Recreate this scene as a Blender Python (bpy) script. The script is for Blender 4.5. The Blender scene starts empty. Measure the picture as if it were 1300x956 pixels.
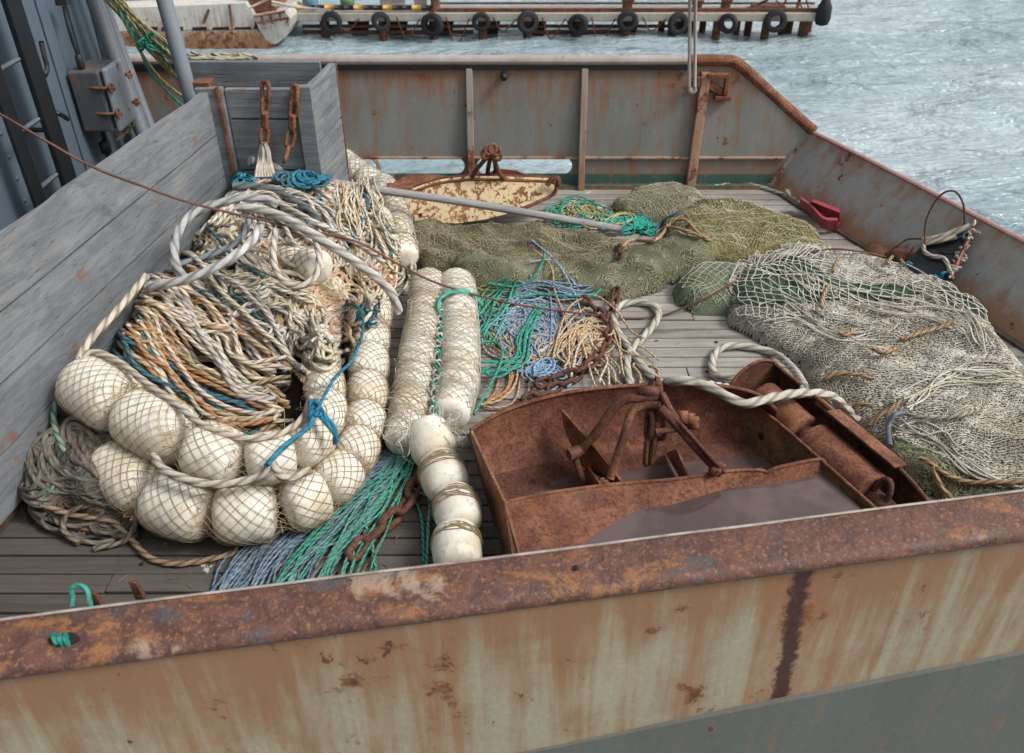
import bpy, math, random
import numpy as np
from mathutils import Vector, Matrix
PI = math.pi
rng = np.random.default_rng(7)
random.seed(7)
C = bpy.context.scene.collection
# ------------------------------------------------------------------ camera model
F_PX, CX, CY, CAM_H, TH = 1050.0, 650.0, 433.5, 2.4, math.radians(34.0)
CT, ST = math.cos(TH), math.sin(TH)
def ray(px, py):
    px = np.asarray(px, float); py = np.asarray(py, float)
    x = (px - CX) / F_PX; v = (CY - py) / F_PX
    return np.stack([x, CT + v * ST, -ST + v * CT], -1)
def at(px, py, z=0.0):
    d = ray(px, py); t = (z - CAM_H) / d[..., 2]
    return np.stack([d[..., 0] * t, d[..., 1] * t, CAM_H + d[..., 2] * t], -1)
def aty(px, py, y):
    d = ray(px, py); t = y / d[..., 1]
    return np.stack([d[..., 0] * t, d[..., 1] * t, CAM_H + d[..., 2] * t], -1)
def atx(px, py, x):
    d = ray(px, py); t = x / d[..., 0]
    return np.stack([d[..., 0] * t, d[..., 1] * t, CAM_H + d[..., 2] * t], -1)
def atplane(px, py, p0, n):
    d = ray(px, py); p0 = np.array(p0, float); n = np.array(n, float); c = np.array([0, 0, CAM_H])
    t = np.dot(p0 - c, n) / np.dot(d, n)
    return c + d * t
# ------------------------------------------------------------------ numpy noise
def _h(ix, iy, s):
    n = np.sin(ix * 127.1 + iy * 311.7 + s * 74.7) * 43758.5453
    return n - np.floor(n)
def vn(x, y, s=0):
    x = np.asarray(x, float); y = np.asarray(y, float)
    ix = np.floor(x); iy = np.floor(y); fx = x - ix; fy = y - iy
    fx = fx * fx * (3 - 2 * fx); fy = fy * fy * (3 - 2 * fy)
    a = _h(ix, iy, s); b = _h(ix + 1, iy, s); c = _h(ix, iy + 1, s); d = _h(ix + 1, iy + 1, s)
    return (a + (b - a) * fx) * (1 - fy) + (c + (d - c) * fx) * fy
def fbm(x, y, s=0, o=4):
    r = 0; a = .5
    for k in range(o):
        r = r + a * vn(x * 2**k, y * 2**k, s + k * 13.3); a *= .5
    return r / (1 - .5**o)
# ------------------------------------------------------------------ heaps (height fields)
def sdist(P, poly):
    """signed distance, positive inside"""
    poly = np.asarray(poly, float)[:, :2]; X = P[..., 0]; Y = P[..., 1]
    d = np.full(X.shape, 1e9); ins = np.zeros(X.shape, bool)
    n = len(poly)
    for i in range(n):
        a = poly[i]; b = poly[(i + 1) % n]; e = b - a
        wx = X - a[0]; wy = Y - a[1]
        t = np.clip((wx * e[0] + wy * e[1]) / (e @ e), 0, 1)
        d = np.minimum(d, np.hypot(wx - e[0] * t, wy - e[1] * t))
        c = ((a[1] > Y) != (b[1] > Y)) & (X < (b[0] - a[0]) * (Y - a[1]) / (b[1] - a[1] + 1e-12) + a[0])
        ins ^= c
    return np.where(ins, d, -d)
class Heap:
    def __init__(s, poly_px, H, w, amp, sc, seed, world=False, hf=None, wob=.04, fold=1):
        s.fold = fold
        s.poly = np.array(poly_px, float)[:, :2] if world else at(np.array(poly_px, float)[:, 0], np.array(poly_px, float)[:, 1], 0)[:, :2]
        s.H, s.w, s.amp, s.sc, s.seed, s.hf, s.wob = H, w, amp, sc, seed, hf, wob
    def sd(s, x, y):
        wx = x + s.wob * (vn(x * 7, y * 7, s.seed) - .5) * 2; wy = y + s.wob * (vn(x * 7, y * 7, s.seed + 5) - .5) * 2
        return sdist(np.stack([wx, wy], -1), s.poly)
    def h(s, x, y):
        d = np.clip(s.sd(x, y) / s.w, 0, 1)
        e = np.sqrt(np.clip(1 - (1 - d)**2, 0, 1))
        H = s.H if s.hf is None else s.hf(x, y)
        n = fbm(x * s.sc, y * s.sc, s.seed, 4)
        if s.fold: n = n * .55 + .45 * (1 - np.abs(2 * vn(x * s.sc * .8 + y * s.sc * 1.1, y * s.sc * 1.7 - x * s.sc * .5, s.seed + 4) - 1))**1.5 + .05
        return e * H * (1 - s.amp + 2 * s.amp * n) 
def pile_h(x, y):
    base = np.interp(y, [2.2, 2.5, 3.0, 3.5, 3.95, 4.3, 4.6], [.14, .16, .30, .40, .50, .60, .55])
    bowl = .10 * np.exp(-(((x + 1.12) / .38)**2 + ((y - 2.85) / .38)**2))
    right = np.clip((x + .95) / .35, 0, 1) * np.clip((y - 3.2), 0, 1) * .12
    left = .12 * np.clip((-1.45 - x) / .3, 0, 1) * np.clip((3.8 - y) / .8, 0, 1)
    return base - bowl - right + left
heap_pile = Heap([(-1.86, 2.52), (-1.80, 3.3), (-1.70, 3.9), (-1.62, 4.38), (-1.15, 4.42), (-.93, 4.40), (-.72, 4.3), (-.80, 3.9), (-.88, 3.4), (-.92, 2.9), (-.94, 2.6), (-1.2, 2.38), (-1.5, 2.42)], .4, .22, .12, 4, 3, world=True, hf=pile_h, fold=0)
heap_low = Heap([(24, 570), (60, 530), (150, 520), (200, 560), (215, 630), (185, 668), (120, 680), (60, 668), (30, 630)], .16, .12, .25, 8, 21)
heap_brown = Heap([(512, 300), (545, 292), (600, 300), (680, 296), (740, 310), (790, 318), (815, 335), (790, 352), (740, 368), (640, 366), (590, 352), (535, 348), (515, 330)], .11, .14, .5, 6, 31)
heap_roll = Heap([(572, 352), (600, 345), (700, 352), (760, 348), (815, 330), (855, 312), (905, 318), (915, 335), (885, 352), (850, 364), (800, 378), (745, 378), (700, 384), (640, 382), (590, 378)], .14, .12, .55, 5, 41)
heap_olive = Heap([(782, 262), (800, 250), (850, 243), (885, 252), (905, 268), (880, 282), (820, 280), (790, 275)], .095, .14, .35, 6, 51)
heap_yellow = Heap([(838, 285), (880, 265), (920, 262), (975, 275), (1010, 290), (1040, 310), (1060, 335), (1010, 345), (950, 352), (900, 345), (860, 335), (845, 310)], .10, .18, .5, 6, 61)
heap_pale = Heap([(850, 372), (880, 352), (935, 345), (975, 360), (960, 385), (925, 402), (880, 398), (855, 388)], .12, .13, .15, 5, 71)
def white_h(x, y):
    f = np.abs(vn(x * 2.2 + y * 3.1, y * 2.2 - x * 1.0, 8) - .5) * 2
    return .10 + .045 * (1 - f) - .04 * np.clip((2.9 - y) / .8, 0, 1)
heap_white = Heap([(915, 388), (935, 350), (990, 335), (1060, 330), (1130, 345), (1190, 362), (1235, 400), (1268, 440), (1300, 480), (1360, 560), (1370, 640), (1290, 648), (1200, 622), (1130, 580), (1090, 550), (1052, 520), (1030, 490), (1010, 462), (970, 440), (930, 415)], .2, .24, .30, 4.5, 81, hf=white_h)
heap_small = Heap([(1105, 570), (1130, 560), (1180, 590), (1250, 615), (1330, 640), (1320, 662), (1240, 650), (1170, 628), (1120, 600)], .10, .09, .2, 8, 91)
HEAPS = [heap_pile, heap_low, heap_brown, heap_roll, heap_olive, heap_yellow, heap_pale, heap_white, heap_small]
GX0, GX1, GY0, GY1, GR = -2.6, 3.6, 1.2, 6.0, .012
_gx = np.arange(GX0, GX1, GR); _gy = np.arange(GY0, GY1, GR)
_GX, _GY = np.meshgrid(_gx, _gy, indexing='ij')
HG = np.zeros(_GX.shape)
for hp in HEAPS: HG = np.maximum(HG, hp.h(_GX, _GY))
OUTER = [(163, 605, .17, 41), (228, 643, .15, 41), (312, 650, .14, 41), (388, 635, .13, 37), (428, 606, .12, 32), (452, 572, .12, 29), (462, 538, .12, 28), (466, 501, .12, 27), (468, 464, .12, 26), (470, 430, .13, 25), (473, 398, .14, 25), (478, 366, .15, 24), (484, 336, .17, 23), (486, 308, .20, 22), (478, 282, .26, 22), (465, 262, .32, 21)]
INNER = [(128, 500, .36, 41), (197, 541, .34, 42), (272, 576, .33, 40), (343, 581, .30, 35), (393, 560, .27, 30), (413, 525, .25, 27), (412, 490, .25, 26), (408, 458, .25, 24)]
def capsule(spec):
    for (a, b) in zip(spec[:-1], spec[1:]):
        for f in np.linspace(0, 1, 6):
            px, py, z, rp = [a[k] * (1 - f) + b[k] * f for k in range(4)]
            c = at(px, py, z); d = ray(px, py); R = rp * (z - CAM_H) / d[2] / F_PX
            q = R * R - (_GX - c[0])**2 - (_GY - c[1])**2; np.maximum(HG, np.where(q > 0, z + np.sqrt(np.maximum(q, 0)), 0), out=HG)
capsule(OUTER[8:]); capsule(INNER[6:])
def Hs(x, y):
    fx = np.clip((np.asarray(x) - GX0) / GR, 0, len(_gx) - 1.001); fy = np.clip((np.asarray(y) - GY0) / GR, 0, len(_gy) - 1.001)
    i = fx.astype(int); j = fy.astype(int); u = fx - i; v = fy - j
    return (HG[i, j] * (1 - u) + HG[i + 1, j] * u) * (1 - v) + (HG[i, j + 1] * (1 - u) + HG[i + 1, j + 1] * u) * v
_T = np.linspace(1.4, 7.0, 420)
def on(px, py, off=0.0):
    d = ray(px, py); d2 = np.atleast_2d(d)
    P = d2[:, None, :] * _T[None, :, None]; Z = CAM_H + P[..., 2]
    hit = Z <= Hs(P[..., 0], P[..., 1])
    k = np.argmax(hit, 1); k = np.clip(k, 1, None); r = np.arange(len(k))
    za = Z[r, k - 1] - Hs(P[r, k - 1, 0], P[r, k - 1, 1]); zb = Z[r, k] - Hs(P[r, k, 0], P[r, k, 1])
    f = np.clip(za / (za - zb + 1e-9), 0, 1)[:, None]
    Q = P[r, k - 1] * (1 - f) + P[r, k] * f
    Q[:, 2] = Hs(Q[:, 0], Q[:, 1]) + off
    return Q if d.ndim > 1 else Q[0]
# ------------------------------------------------------------------ mesh builder
class MB:
    def __init__(s): s.v = []; s.f = []; s.a = []; s.c = []; s.n = 0; s.sm = []
    def add(s, V, F, A=None, col=None, smooth=False):
        V = np.asarray(V, float); m = len(V)
        s.v.append(V); s.a.append(np.zeros((m, 3)) if A is None else A)
        cc = np.ones((m, 4)); 
        if col is not None: cc[:, :3] = col
        s.c.append(cc)
        if isinstance(F, np.ndarray): s.f.append(('q', F + s.n, smooth))
        else: s.f.append(('l', [[i + s.n for i in f] for f in F], smooth))
        s.n += m; return s
    def box(s, c, size, R=None, col=None):
        x, y, z = [q / 2 for q in size]
        V = np.array([(-x, -y, -z), (x, -y, -z), (x, y, -z), (-x, y, -z), (-x, -y, z), (x, -y, z), (x, y, z), (-x, y, z)], float)
        if R is not None: V = V @ np.array(R).T
        return s.add(V + np.array(c, float), [(0, 3, 2, 1), (4, 5, 6, 7), (0, 1, 5, 4), (1, 2, 6, 5), (2, 3, 7, 6), (3, 0, 4, 7)], col=col)
    def prism(s, P, ext, col=None):
        P = np.array(P, float); n = len(P); Q = P + np.array(ext, float)
        F = [list(range(n))[::-1], list(range(n, 2 * n))] + [(i, (i + 1) % n, n + (i + 1) % n, n + i) for i in range(n)]
        return s.add(np.vstack([P, Q]), F, col=col)
    def loft(s, A, B, ext, col=None, smooth=False):
        """curved plate between polylines A and B, thickness vector(s) ext"""
        if smooth: return s.surf([A, B], ext, col)
        A = np.array(A, float); B = np.array(B, float); n = len(A); E = np.broadcast_to(np.array(ext, float), A.shape)
        V = np.vstack([A, B, A + E, B + E]); F = []
        for i in range(n - 1):
            F += [(i, i + 1, n + i + 1, n + i), (2*n + i, 3*n + i, 3*n + i + 1, 2*n + i + 1), (i, 2*n + i, 2*n + i + 1, i + 1), (n + i, n + i + 1, 3*n + i + 1, 3*n + i)]
        F += [(0, n, 3*n, 2*n), (n - 1, 3*n - 1, 4*n - 1, 2*n - 1)]
        return s.add(V, F, col=col, smooth=smooth)
    def tube(s, P, r, sides=8, col=None, twist=0, closed=False, cap=True, flat=1.0):
        P = np.asarray(P, float); n = len(P)
        if n < 2: return s
        T = np.gradient(P, axis=0)
        if closed: T = np.roll(P, -1, 0) - np.roll(P, 1, 0)
        T /= np.linalg.norm(T, axis=1)[:, None] + 1e-12
        m = np.abs(T).mean(0); ref = np.zeros(3); ref[2 if m[2] < .8 else 1] = 1
        if m[2] >= .45 and m[2] < .8: ref = np.array([.3, .2, .93]); ref[np.argmin(m)] += 1.5; ref /= np.linalg.norm(ref)
        N = np.cross(T, ref); N /= np.linalg.norm(N, axis=1)[:, None] + 1e-12; B = np.cross(N, T)
        L = np.concatenate([[0], np.cumsum(np.linalg.norm(np.diff(P, axis=0), axis=1))])
        r = np.broadcast_to(np.asarray(r, float), (n,))
        k = sides + 1; th = np.linspace(0, 2 * PI, k)
        R = np.repeat(r[:, None], k, 1)
        if twist:
            R = R * (1 - .22 * np.abs(np.cos(1.5 * (th[None, :] - L[:, None] / (r[:, None] * twist))))**3 )
        V = P[:, None, :] + R[..., None] * (np.cos(th)[None, :, None] * N[:, None, :] + flat * np.sin(th)[None, :, None] * B[:, None, :])
        A = np.zeros((n, k, 3)); A[..., 0] = (L / np.maximum(r, 1e-4))[:, None]; A[..., 1] = th / (2 * PI); A[..., 2] = L[:, None]
        i = np.arange(n - 1 if not closed else n)[:, None]; j = np.arange(k - 1)[None, :]
        i2 = (i + 1) % n
        Fq = np.stack([i * k + j, i * k + j + 1, i2 * k + j + 1, i2 * k + j], -1).reshape(-1, 4)
        s.add(V.reshape(-1, 3), Fq, A.reshape(-1, 3), col, True)
        if cap and not closed:
            s.f.append(('l', [[s.n - n * k + q for q in range(k - 1)], [s.n - k + q for q in range(k - 1)][::-1]], False))
        return s
    def surf(s, rows, off, col=None):
        """smooth curved plate through rows of points with thickness vector off"""
        G = np.array(rows, float); a, b = G.shape[:2]; V = np.vstack([G.reshape(-1, 3), (G + np.array(off, float)).reshape(-1, 3)]); V2 = V.copy()
        i = np.arange(a - 1)[:, None]; j = np.arange(b - 1)[None, :]
        Fq = np.stack([i * b + j, i * b + j + 1, (i + 1) * b + j + 1, (i + 1) * b + j], -1).reshape(-1, 4); n = a * b
        s.add(V, np.vstack([Fq, Fq[:, ::-1] + n]), col=col, smooth=True)
        s.add(V2, [], col=col); B_ = [k * b for k in range(a)], [k * b + b - 1 for k in range(a)], list(range(b)), [(a - 1) * b + k for k in range(b)]
        F = [(L[k], L[k + 1], L[k + 1] + n, L[k] + n) for L in B_ for k in range(len(L) - 1)]
        base = s.n - 2 * n; s.f.append(('l', [[q + base for q in f] for f in F], False)); return s
    def lathe(s, c, axis, prof, seg=20, col=None):
        """prof: list of (dist along axis, radius)"""
        c = np.array(c, float); ax = np.array(axis, float); ax /= np.linalg.norm(ax)
        ref = np.array([0, 0, 1.]) if abs(ax[2]) < .8 else np.array([1., 0, 0])
        N = np.cross(ax, ref); N /= np.linalg.norm(N); B = np.cross(ax, N)
        th = np.linspace(0, 2 * PI, seg, endpoint=False); V = []
        for d, r in prof: V.append(c + ax * d + max(r, 1e-4) * (np.cos(th)[:, None] * N + np.sin(th)[:, None] * B))
        n = len(prof); i = np.arange(n - 1)[:, None]; j = np.arange(seg)[None, :]; j2 = (j + 1) % seg
        Fq = np.stack([i * seg + j, i * seg + j2, (i + 1) * seg + j2, (i + 1) * seg + j], -1).reshape(-1, 4)
        return s.add(np.vstack(V), Fq, col=col, smooth=True)
    def build(s, name, mat, parent=None, bevel=0):
        me = bpy.data.meshes.new(name)
        V = np.vstack(s.v); me.vertices.add(len(V)); me.vertices.foreach_set('co', V.ravel())
        idx = []; tot = []; sm = []
        for k, f, smo in s.f:
            if len(f) == 0: continue
            if k == 'q': idx.append(f.ravel()); tot.append(np.full(len(f), 4)); sm.append(np.full(len(f), smo))
            else:
                for g in f: idx.append(np.array(g)); tot.append(np.array([len(g)])); sm.append(np.array([smo]))
        idx = np.concatenate(idx); tot = np.concatenate(tot); sm = np.concatenate(sm)
        me.loops.add(len(idx)); me.loops.foreach_set('vertex_index', idx.astype(np.int32))
        me.polygons.add(len(tot)); st = np.concatenate([[0], np.cumsum(tot)[:-1]])
        me.polygons.foreach_set('loop_start', st.astype(np.int32)); me.polygons.foreach_set('use_smooth', sm)
        a = me.attributes.new('ruv', 'FLOAT_VECTOR', 'POINT'); a.data.foreach_set('vector', np.vstack(s.a).ravel())
        a = me.attributes.new('rc', 'FLOAT_COLOR', 'POINT'); a.data.foreach_set('color', np.vstack(s.c).ravel())
        me.update(calc_edges=True); me.validate()
        if mat: me.materials.append(mat)
        o = bpy.data.objects.new(name, me); C.objects.link(o)
        if parent: o.parent = parent
        if bevel:
            b = o.modifiers.new('b', 'BEVEL'); b.width = bevel; b.segments = 2; b.limit_method = 'ANGLE'; b.angle_limit = math.radians(40)
        return o
def tag(o, label=None, cat=None, group=None, kind=None):
    if label: o['label'] = label
    if cat: o['category'] = cat
    if group: o['group'] = group
    if kind: o['kind'] = kind
    return o
def empty(name, label=None, cat=None, group=None):
    o = bpy.data.objects.new(name, None); C.objects.link(o); o.empty_display_size = .1
    return tag(o, label, cat, group)
def cr(pts, step=.02):
    """catmull-rom through 3-D points, resampled"""
    P = np.array(pts, float)
    if len(P) == 2:
        n = max(2, int(np.linalg.norm(P[1] - P[0]) / step) + 1); return P[0] + (P[1] - P[0]) * np.linspace(0, 1, n)[:, None]
    Q = np.vstack([2 * P[0] - P[1], P, 2 * P[-1] - P[-2]]); out = []
    for i in range(1, len(Q) - 2):
        a, b, c, d = Q[i - 1], Q[i], Q[i + 1], Q[i + 2]
        m = max(2, int(np.linalg.norm(c - b) / step) + 1); t = np.linspace(0, 1, m, endpoint=False)[:, None]
        out.append(.5 * (2 * b + (c - a) * t + (2 * a - 5 * b + 4 * c - d) * t**2 + (3 * b - a - 3 * c + d) * t**3))
    out.append(P[-1:]); return np.vstack(out)
def crp(pts, n): 
    P = cr(np.array(pts, float), 1.0 if False else max(1e-3, np.linalg.norm(np.diff(np.array(pts, float), axis=0), axis=1).sum() / (n * 3)))
    L = np.concatenate([[0], np.cumsum(np.linalg.norm(np.diff(P, axis=0), axis=1))]); q = np.linspace(0, L[-1], n)
    return np.stack([np.interp(q, L, P[:, k]) for k in range(P.shape[1])], -1)
# ------------------------------------------------------------------ materials
class NT:
    def __init__(s, name):
        s.m = bpy.data.materials.new(name); s.m.use_nodes = True; s.t = s.m.node_tree; s.t.nodes.clear()
        s.out = s.n('ShaderNodeOutputMaterial'); s.b = s.n('ShaderNodeBsdfPrincipled'); s.l(s.b.outputs[0], s.out.inputs[0])
    def n(s, ty, **k):
        x = s.t.nodes.new(ty)
        for a, v in k.items(): setattr(x, a, v)
        return x
    def l(s, a, b): s.t.links.new(a, b)
    def set(s, sock, v):
        if isinstance(v, bpy.types.NodeSocket): s.l(v, sock)
        elif isinstance(v, (tuple, list)) and len(v) == 3 and sock.type == 'RGBA': sock.default_value = (*v, 1)
        else: sock.default_value = v
    def coord(s, scale=(1, 1, 1), rot=(0, 0, 0), src=None):
        if src is None: src = s.n('ShaderNodeTexCoord').outputs['Object']
        m = s.n('ShaderNodeMapping'); m.inputs['Scale'].default_value = scale; m.inputs['Rotation'].default_value = rot
        s.l(src, m.inputs[0]); return m.outputs[0]
    def noise(s, scale=5, detail=4, rough=.55, src=None, dist=0):
        x = s.n('ShaderNodeTexNoise'); x.inputs['Scale'].default_value = scale; x.inputs['Detail'].default_value = detail
        x.inputs['Roughness'].default_value = rough; x.inputs['Distortion'].default_value = dist
        s.l(src if src is not None else s.coord(), x.inputs['Vector']); return x.outputs['Fac']
    def math(s, op, a, b=0.0, c=None, clamp=False):
        x = s.n('ShaderNodeMath', operation=op, use_clamp=clamp); s.set(x.inputs[0], a); s.set(x.inputs[1], b)
        if c is not None: s.set(x.inputs[2], c)
        return x.outputs[0]
    def ramp(s, f, lo, hi, a=0.0, b=1.0):
        x = s.n('ShaderNodeMapRange'); x.interpolation_type = 'SMOOTHSTEP'; s.set(x.inputs[0], f)
        for i, v in zip((1, 2, 3, 4), (lo, hi, a, b)): x.inputs[i].default_value = v
        return x.outputs[0]
    def mix(s, f, a, b, mode='MIX'):
        x = s.n('ShaderNodeMix', data_type='RGBA', blend_type=mode); s.set(x.inputs[0], f)
        s.set(x.inputs[6], a); s.set(x.inputs[7], b); return x.outputs[2]
    def attr(s, name): return s.n('ShaderNodeAttribute', attribute_name=name)
    def bump(s, h, strength=.3, dist=.01, prev=None):
        x = s.n('ShaderNodeBump'); x.inputs['Strength'].default_value = strength; x.inputs['Distance'].default_value = dist
        s.l(h, x.inputs['Height']); 
        if prev is not None: s.l(prev, x.inputs['Normal'])
        return x.outputs[0]
    def fin(s, col, rough=.7, normal=None, metal=0, spec=.4):
        s.set(s.b.inputs['Base Color'], col); s.set(s.b.inputs['Roughness'], rough); s.b.inputs['Metallic'].default_value = metal
        s.b.inputs['Specular IOR Level'].default_value = spec
        if normal is not None: s.l(normal, s.b.inputs['Normal'])
        return s.m
def xyz(t, src=None):
    x = t.n('ShaderNodeSeparateXYZ'); t.l(src if src is not None else t.n('ShaderNodeTexCoord').outputs['Object'], x.inputs[0]); return x.outputs
def m_rope():
    t = NT('rope_fibre'); c = t.attr('rc').outputs['Color']; u = xyz(t, t.attr('ruv').outputs['Vector'])
    ph = t.math('ADD', t.math('MULTIPLY', u[1], 3.0), t.math('MULTIPLY', u[0], .16))
    w = t.math('SINE', t.math('MULTIPLY', ph, 2 * PI)); w = t.math('MULTIPLY_ADD', w, .5, .5)
    n = t.noise(25, 4); n2 = t.noise(220, 3, .6); n3 = t.noise(6, 3)
    col = t.mix(t.ramp(n, .35, .7, 0, .5), c, t.mix(1.0, c, (.52, .47, .42), 'MULTIPLY'))
    col = t.mix(t.ramp(n2, .5, .8, 0, .3), col, (.6, .55, .48))
    col = t.mix(t.ramp(n3, .54, .70, 0, .45), col, t.mix(1.0, c, (.62, .42, .27), 'MULTIPLY'))
    col = t.mix(t.ramp(w, .0, .35, .42, 0), col, t.mix(1.0, c, (.35, .3, .26), 'MULTIPLY'))
    return t.fin(col, .88, t.bump(n2, .35, .003, t.bump(w, .55, .004)), spec=.2)
def m_geo_rope():
    t = NT('laid_rope'); c = t.attr('rc').outputs['Color']; n = t.noise(18, 5); n2 = t.noise(240, 3, .7)
    col = t.mix(t.ramp(n, .4, .7, 0, .6), c, t.mix(1.0, c, (.55, .48, .38), 'MULTIPLY'))
    col = t.mix(t.ramp(n2, .55, .8, 0, .35), col, (.62, .58, .5))
    u = xyz(t, t.attr('ruv').outputs['Vector']); g = t.math('ABSOLUTE', t.math('COSINE', t.math('SUBTRACT', t.math('MULTIPLY', u[1], 3 * PI), t.math('MULTIPLY', u[0], 1.5 / 2.2))))
    col = t.mix(t.ramp(g, .72, 1.0, 0, .62), col, t.mix(1.0, c, (.30, .25, .2), 'MULTIPLY'))
    return t.fin(col, .9, t.bump(t.math('SUBTRACT', 1.0, t.math('POWER', g, 4.0)), .8, .006, t.bump(n2, .6, .004)), spec=.2)
def m_rust(name='rust', a=(.135, .048, .025), b=(.27, .115, .06), c=(.045, .020, .015), speck=70, paint=None, pamt=.0, rough=.8, pfine=.25, psc=7):
    t = NT(name); n1 = t.noise(2.2, 5, .6); n2 = t.noise(speck, 3, .7); n3 = t.noise(9, 6, .65, dist=.6); n4 = t.noise(speck * 2.4, 2, .5)
    col = t.mix(t.ramp(n3, .38, .62), a, b)
    col = t.mix(t.ramp(n2, .46, .64, 0, .6), col, c); n7 = t.noise(3.4, 6, .7, dist=.8); col = t.mix(t.ramp(n7, .52, .66, 0, .6), col, tuple(q * .55 for q in a))
    col = t.mix(t.ramp(n4, .52, .66, 0, .3), col, (.27, .16, .11))
    col = t.mix(t.ramp(n1, .55, .72, 0, .6), col, (.26, .095, .03))
    if paint: 
        n5 = t.noise(psc, 7, .68, dist=.4)
        col = t.mix(t.ramp(t.math('ADD', n5, t.math('MULTIPLY', n2, pfine)), .35 + pfine - pamt, .38 + pfine - pamt), col, paint)
    return t.fin(col, t.ramp(n2, .3, .7, rough - .15, rough + .1), t.bump(n3, .5, .012, t.bump(n2, .7, .005)), spec=.3)
def m_steel(name, paint, z0=0., z1=1., top=.5, bot=.2, amt=.0, stain_shade=(.33, .14, .045), second=None, runs=1.0, g2=.2, bow=None, rough=.55, stripe=None):
    t = NT(name); p = xyz(t)
    st = t.noise(1, 6, .62, src=t.coord((16, 16, 1.1)), dist=.3); st2 = t.noise(1, 4, .6, src=t.coord((5, 5, .7)))
    pt = t.noise(4.5, 7, .65, dist=.3); fi = t.noise(60, 4, .6); sp = t.noise(24, 5, .7)
    hgt = t.ramp(p[2], z0, z1)
    g = t.math('ADD', t.math('MULTIPLY', t.math('POWER', hgt, 3.0), top), t.math('MULTIPLY', t.math('POWER', t.math('SUBTRACT', 1.0, hgt), 6.0), bot))
    base = t.mix(t.ramp(st2, .35, .68, 0, .5), paint, second or tuple(q * .72 for q in paint))
    base = t.mix(t.ramp(fi, .4, .7, 0, .18), base, tuple(min(1, q * 1.5) for q in paint))
    m1 = t.math('ADD', t.math('ADD', t.math('MULTIPLY', st, .62 * runs), t.math('MULTIPLY', pt, .38)), g)
    col = t.mix(t.ramp(m1, .54 - amt, .84 - amt, 0, .85), base, stain_shade)
    m2 = t.math('ADD', t.math('ADD', t.math('MULTIPLY', pt, .75), t.math('MULTIPLY', sp, .3)), t.math('MULTIPLY', g, g2))
    col = t.mix(t.ramp(m2, .70 - amt, .77 - amt), col, t.mix(t.ramp(fi, .4, .6), (.09, .03, .015), (.2, .07, .028)))
    s1 = t.noise(1, 3, .6, src=t.coord((26, 26, 15))); s2 = t.noise(3, 3, .6)
    spot = t.math('ADD', t.math('MULTIPLY', s1, .7), t.math('MULTIPLY', s2, .45)); col = t.mix(t.ramp(spot, .70, .76, 0, .55), col, (.27, .12, .05)); col = t.mix(t.ramp(spot, .745, .765, 0, .9), col, (.10, .035, .018))
    msk = t.ramp(m2, .70 - amt, .75 - amt)
    if stripe:      # a run of dark rust: (x at top, x at bottom, z top, z bottom, half width)
        x0, x1, zt, zb, hw = stripe
        xx = t.math('MULTIPLY_ADD', t.math('DIVIDE', t.math('SUBTRACT', zt, p[2]), zt - zb), x1 - x0, x0)
        jag = t.noise(1, 5, .7, src=t.coord((30, 30, 34)))
        d = t.math('ADD', t.math('ABSOLUTE', t.math('SUBTRACT', p[0], xx)), t.math('MULTIPLY', t.math('SUBTRACT', jag, .5), hw * 2.2))
        sm = t.ramp(d, hw * .45, hw * 1.15, 1, 0); sm2 = t.ramp(d, hw, hw * 4, .5, 0)
        col = t.mix(sm2, col, (.3, .12, .04)); col = t.mix(sm, col, t.mix(fi, (.04, .012, .008), (.09, .03, .018)))
    return t.fin(col, t.ramp(m2, .6, .8, rough, .85), t.bump(t.math('ADD', t.math('MULTIPLY', msk, .6), t.math('MULTIPLY', fi, .4)), .5, .006, t.bump(t.noise(1.6, 2), .35, .04)), spec=.4)
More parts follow.
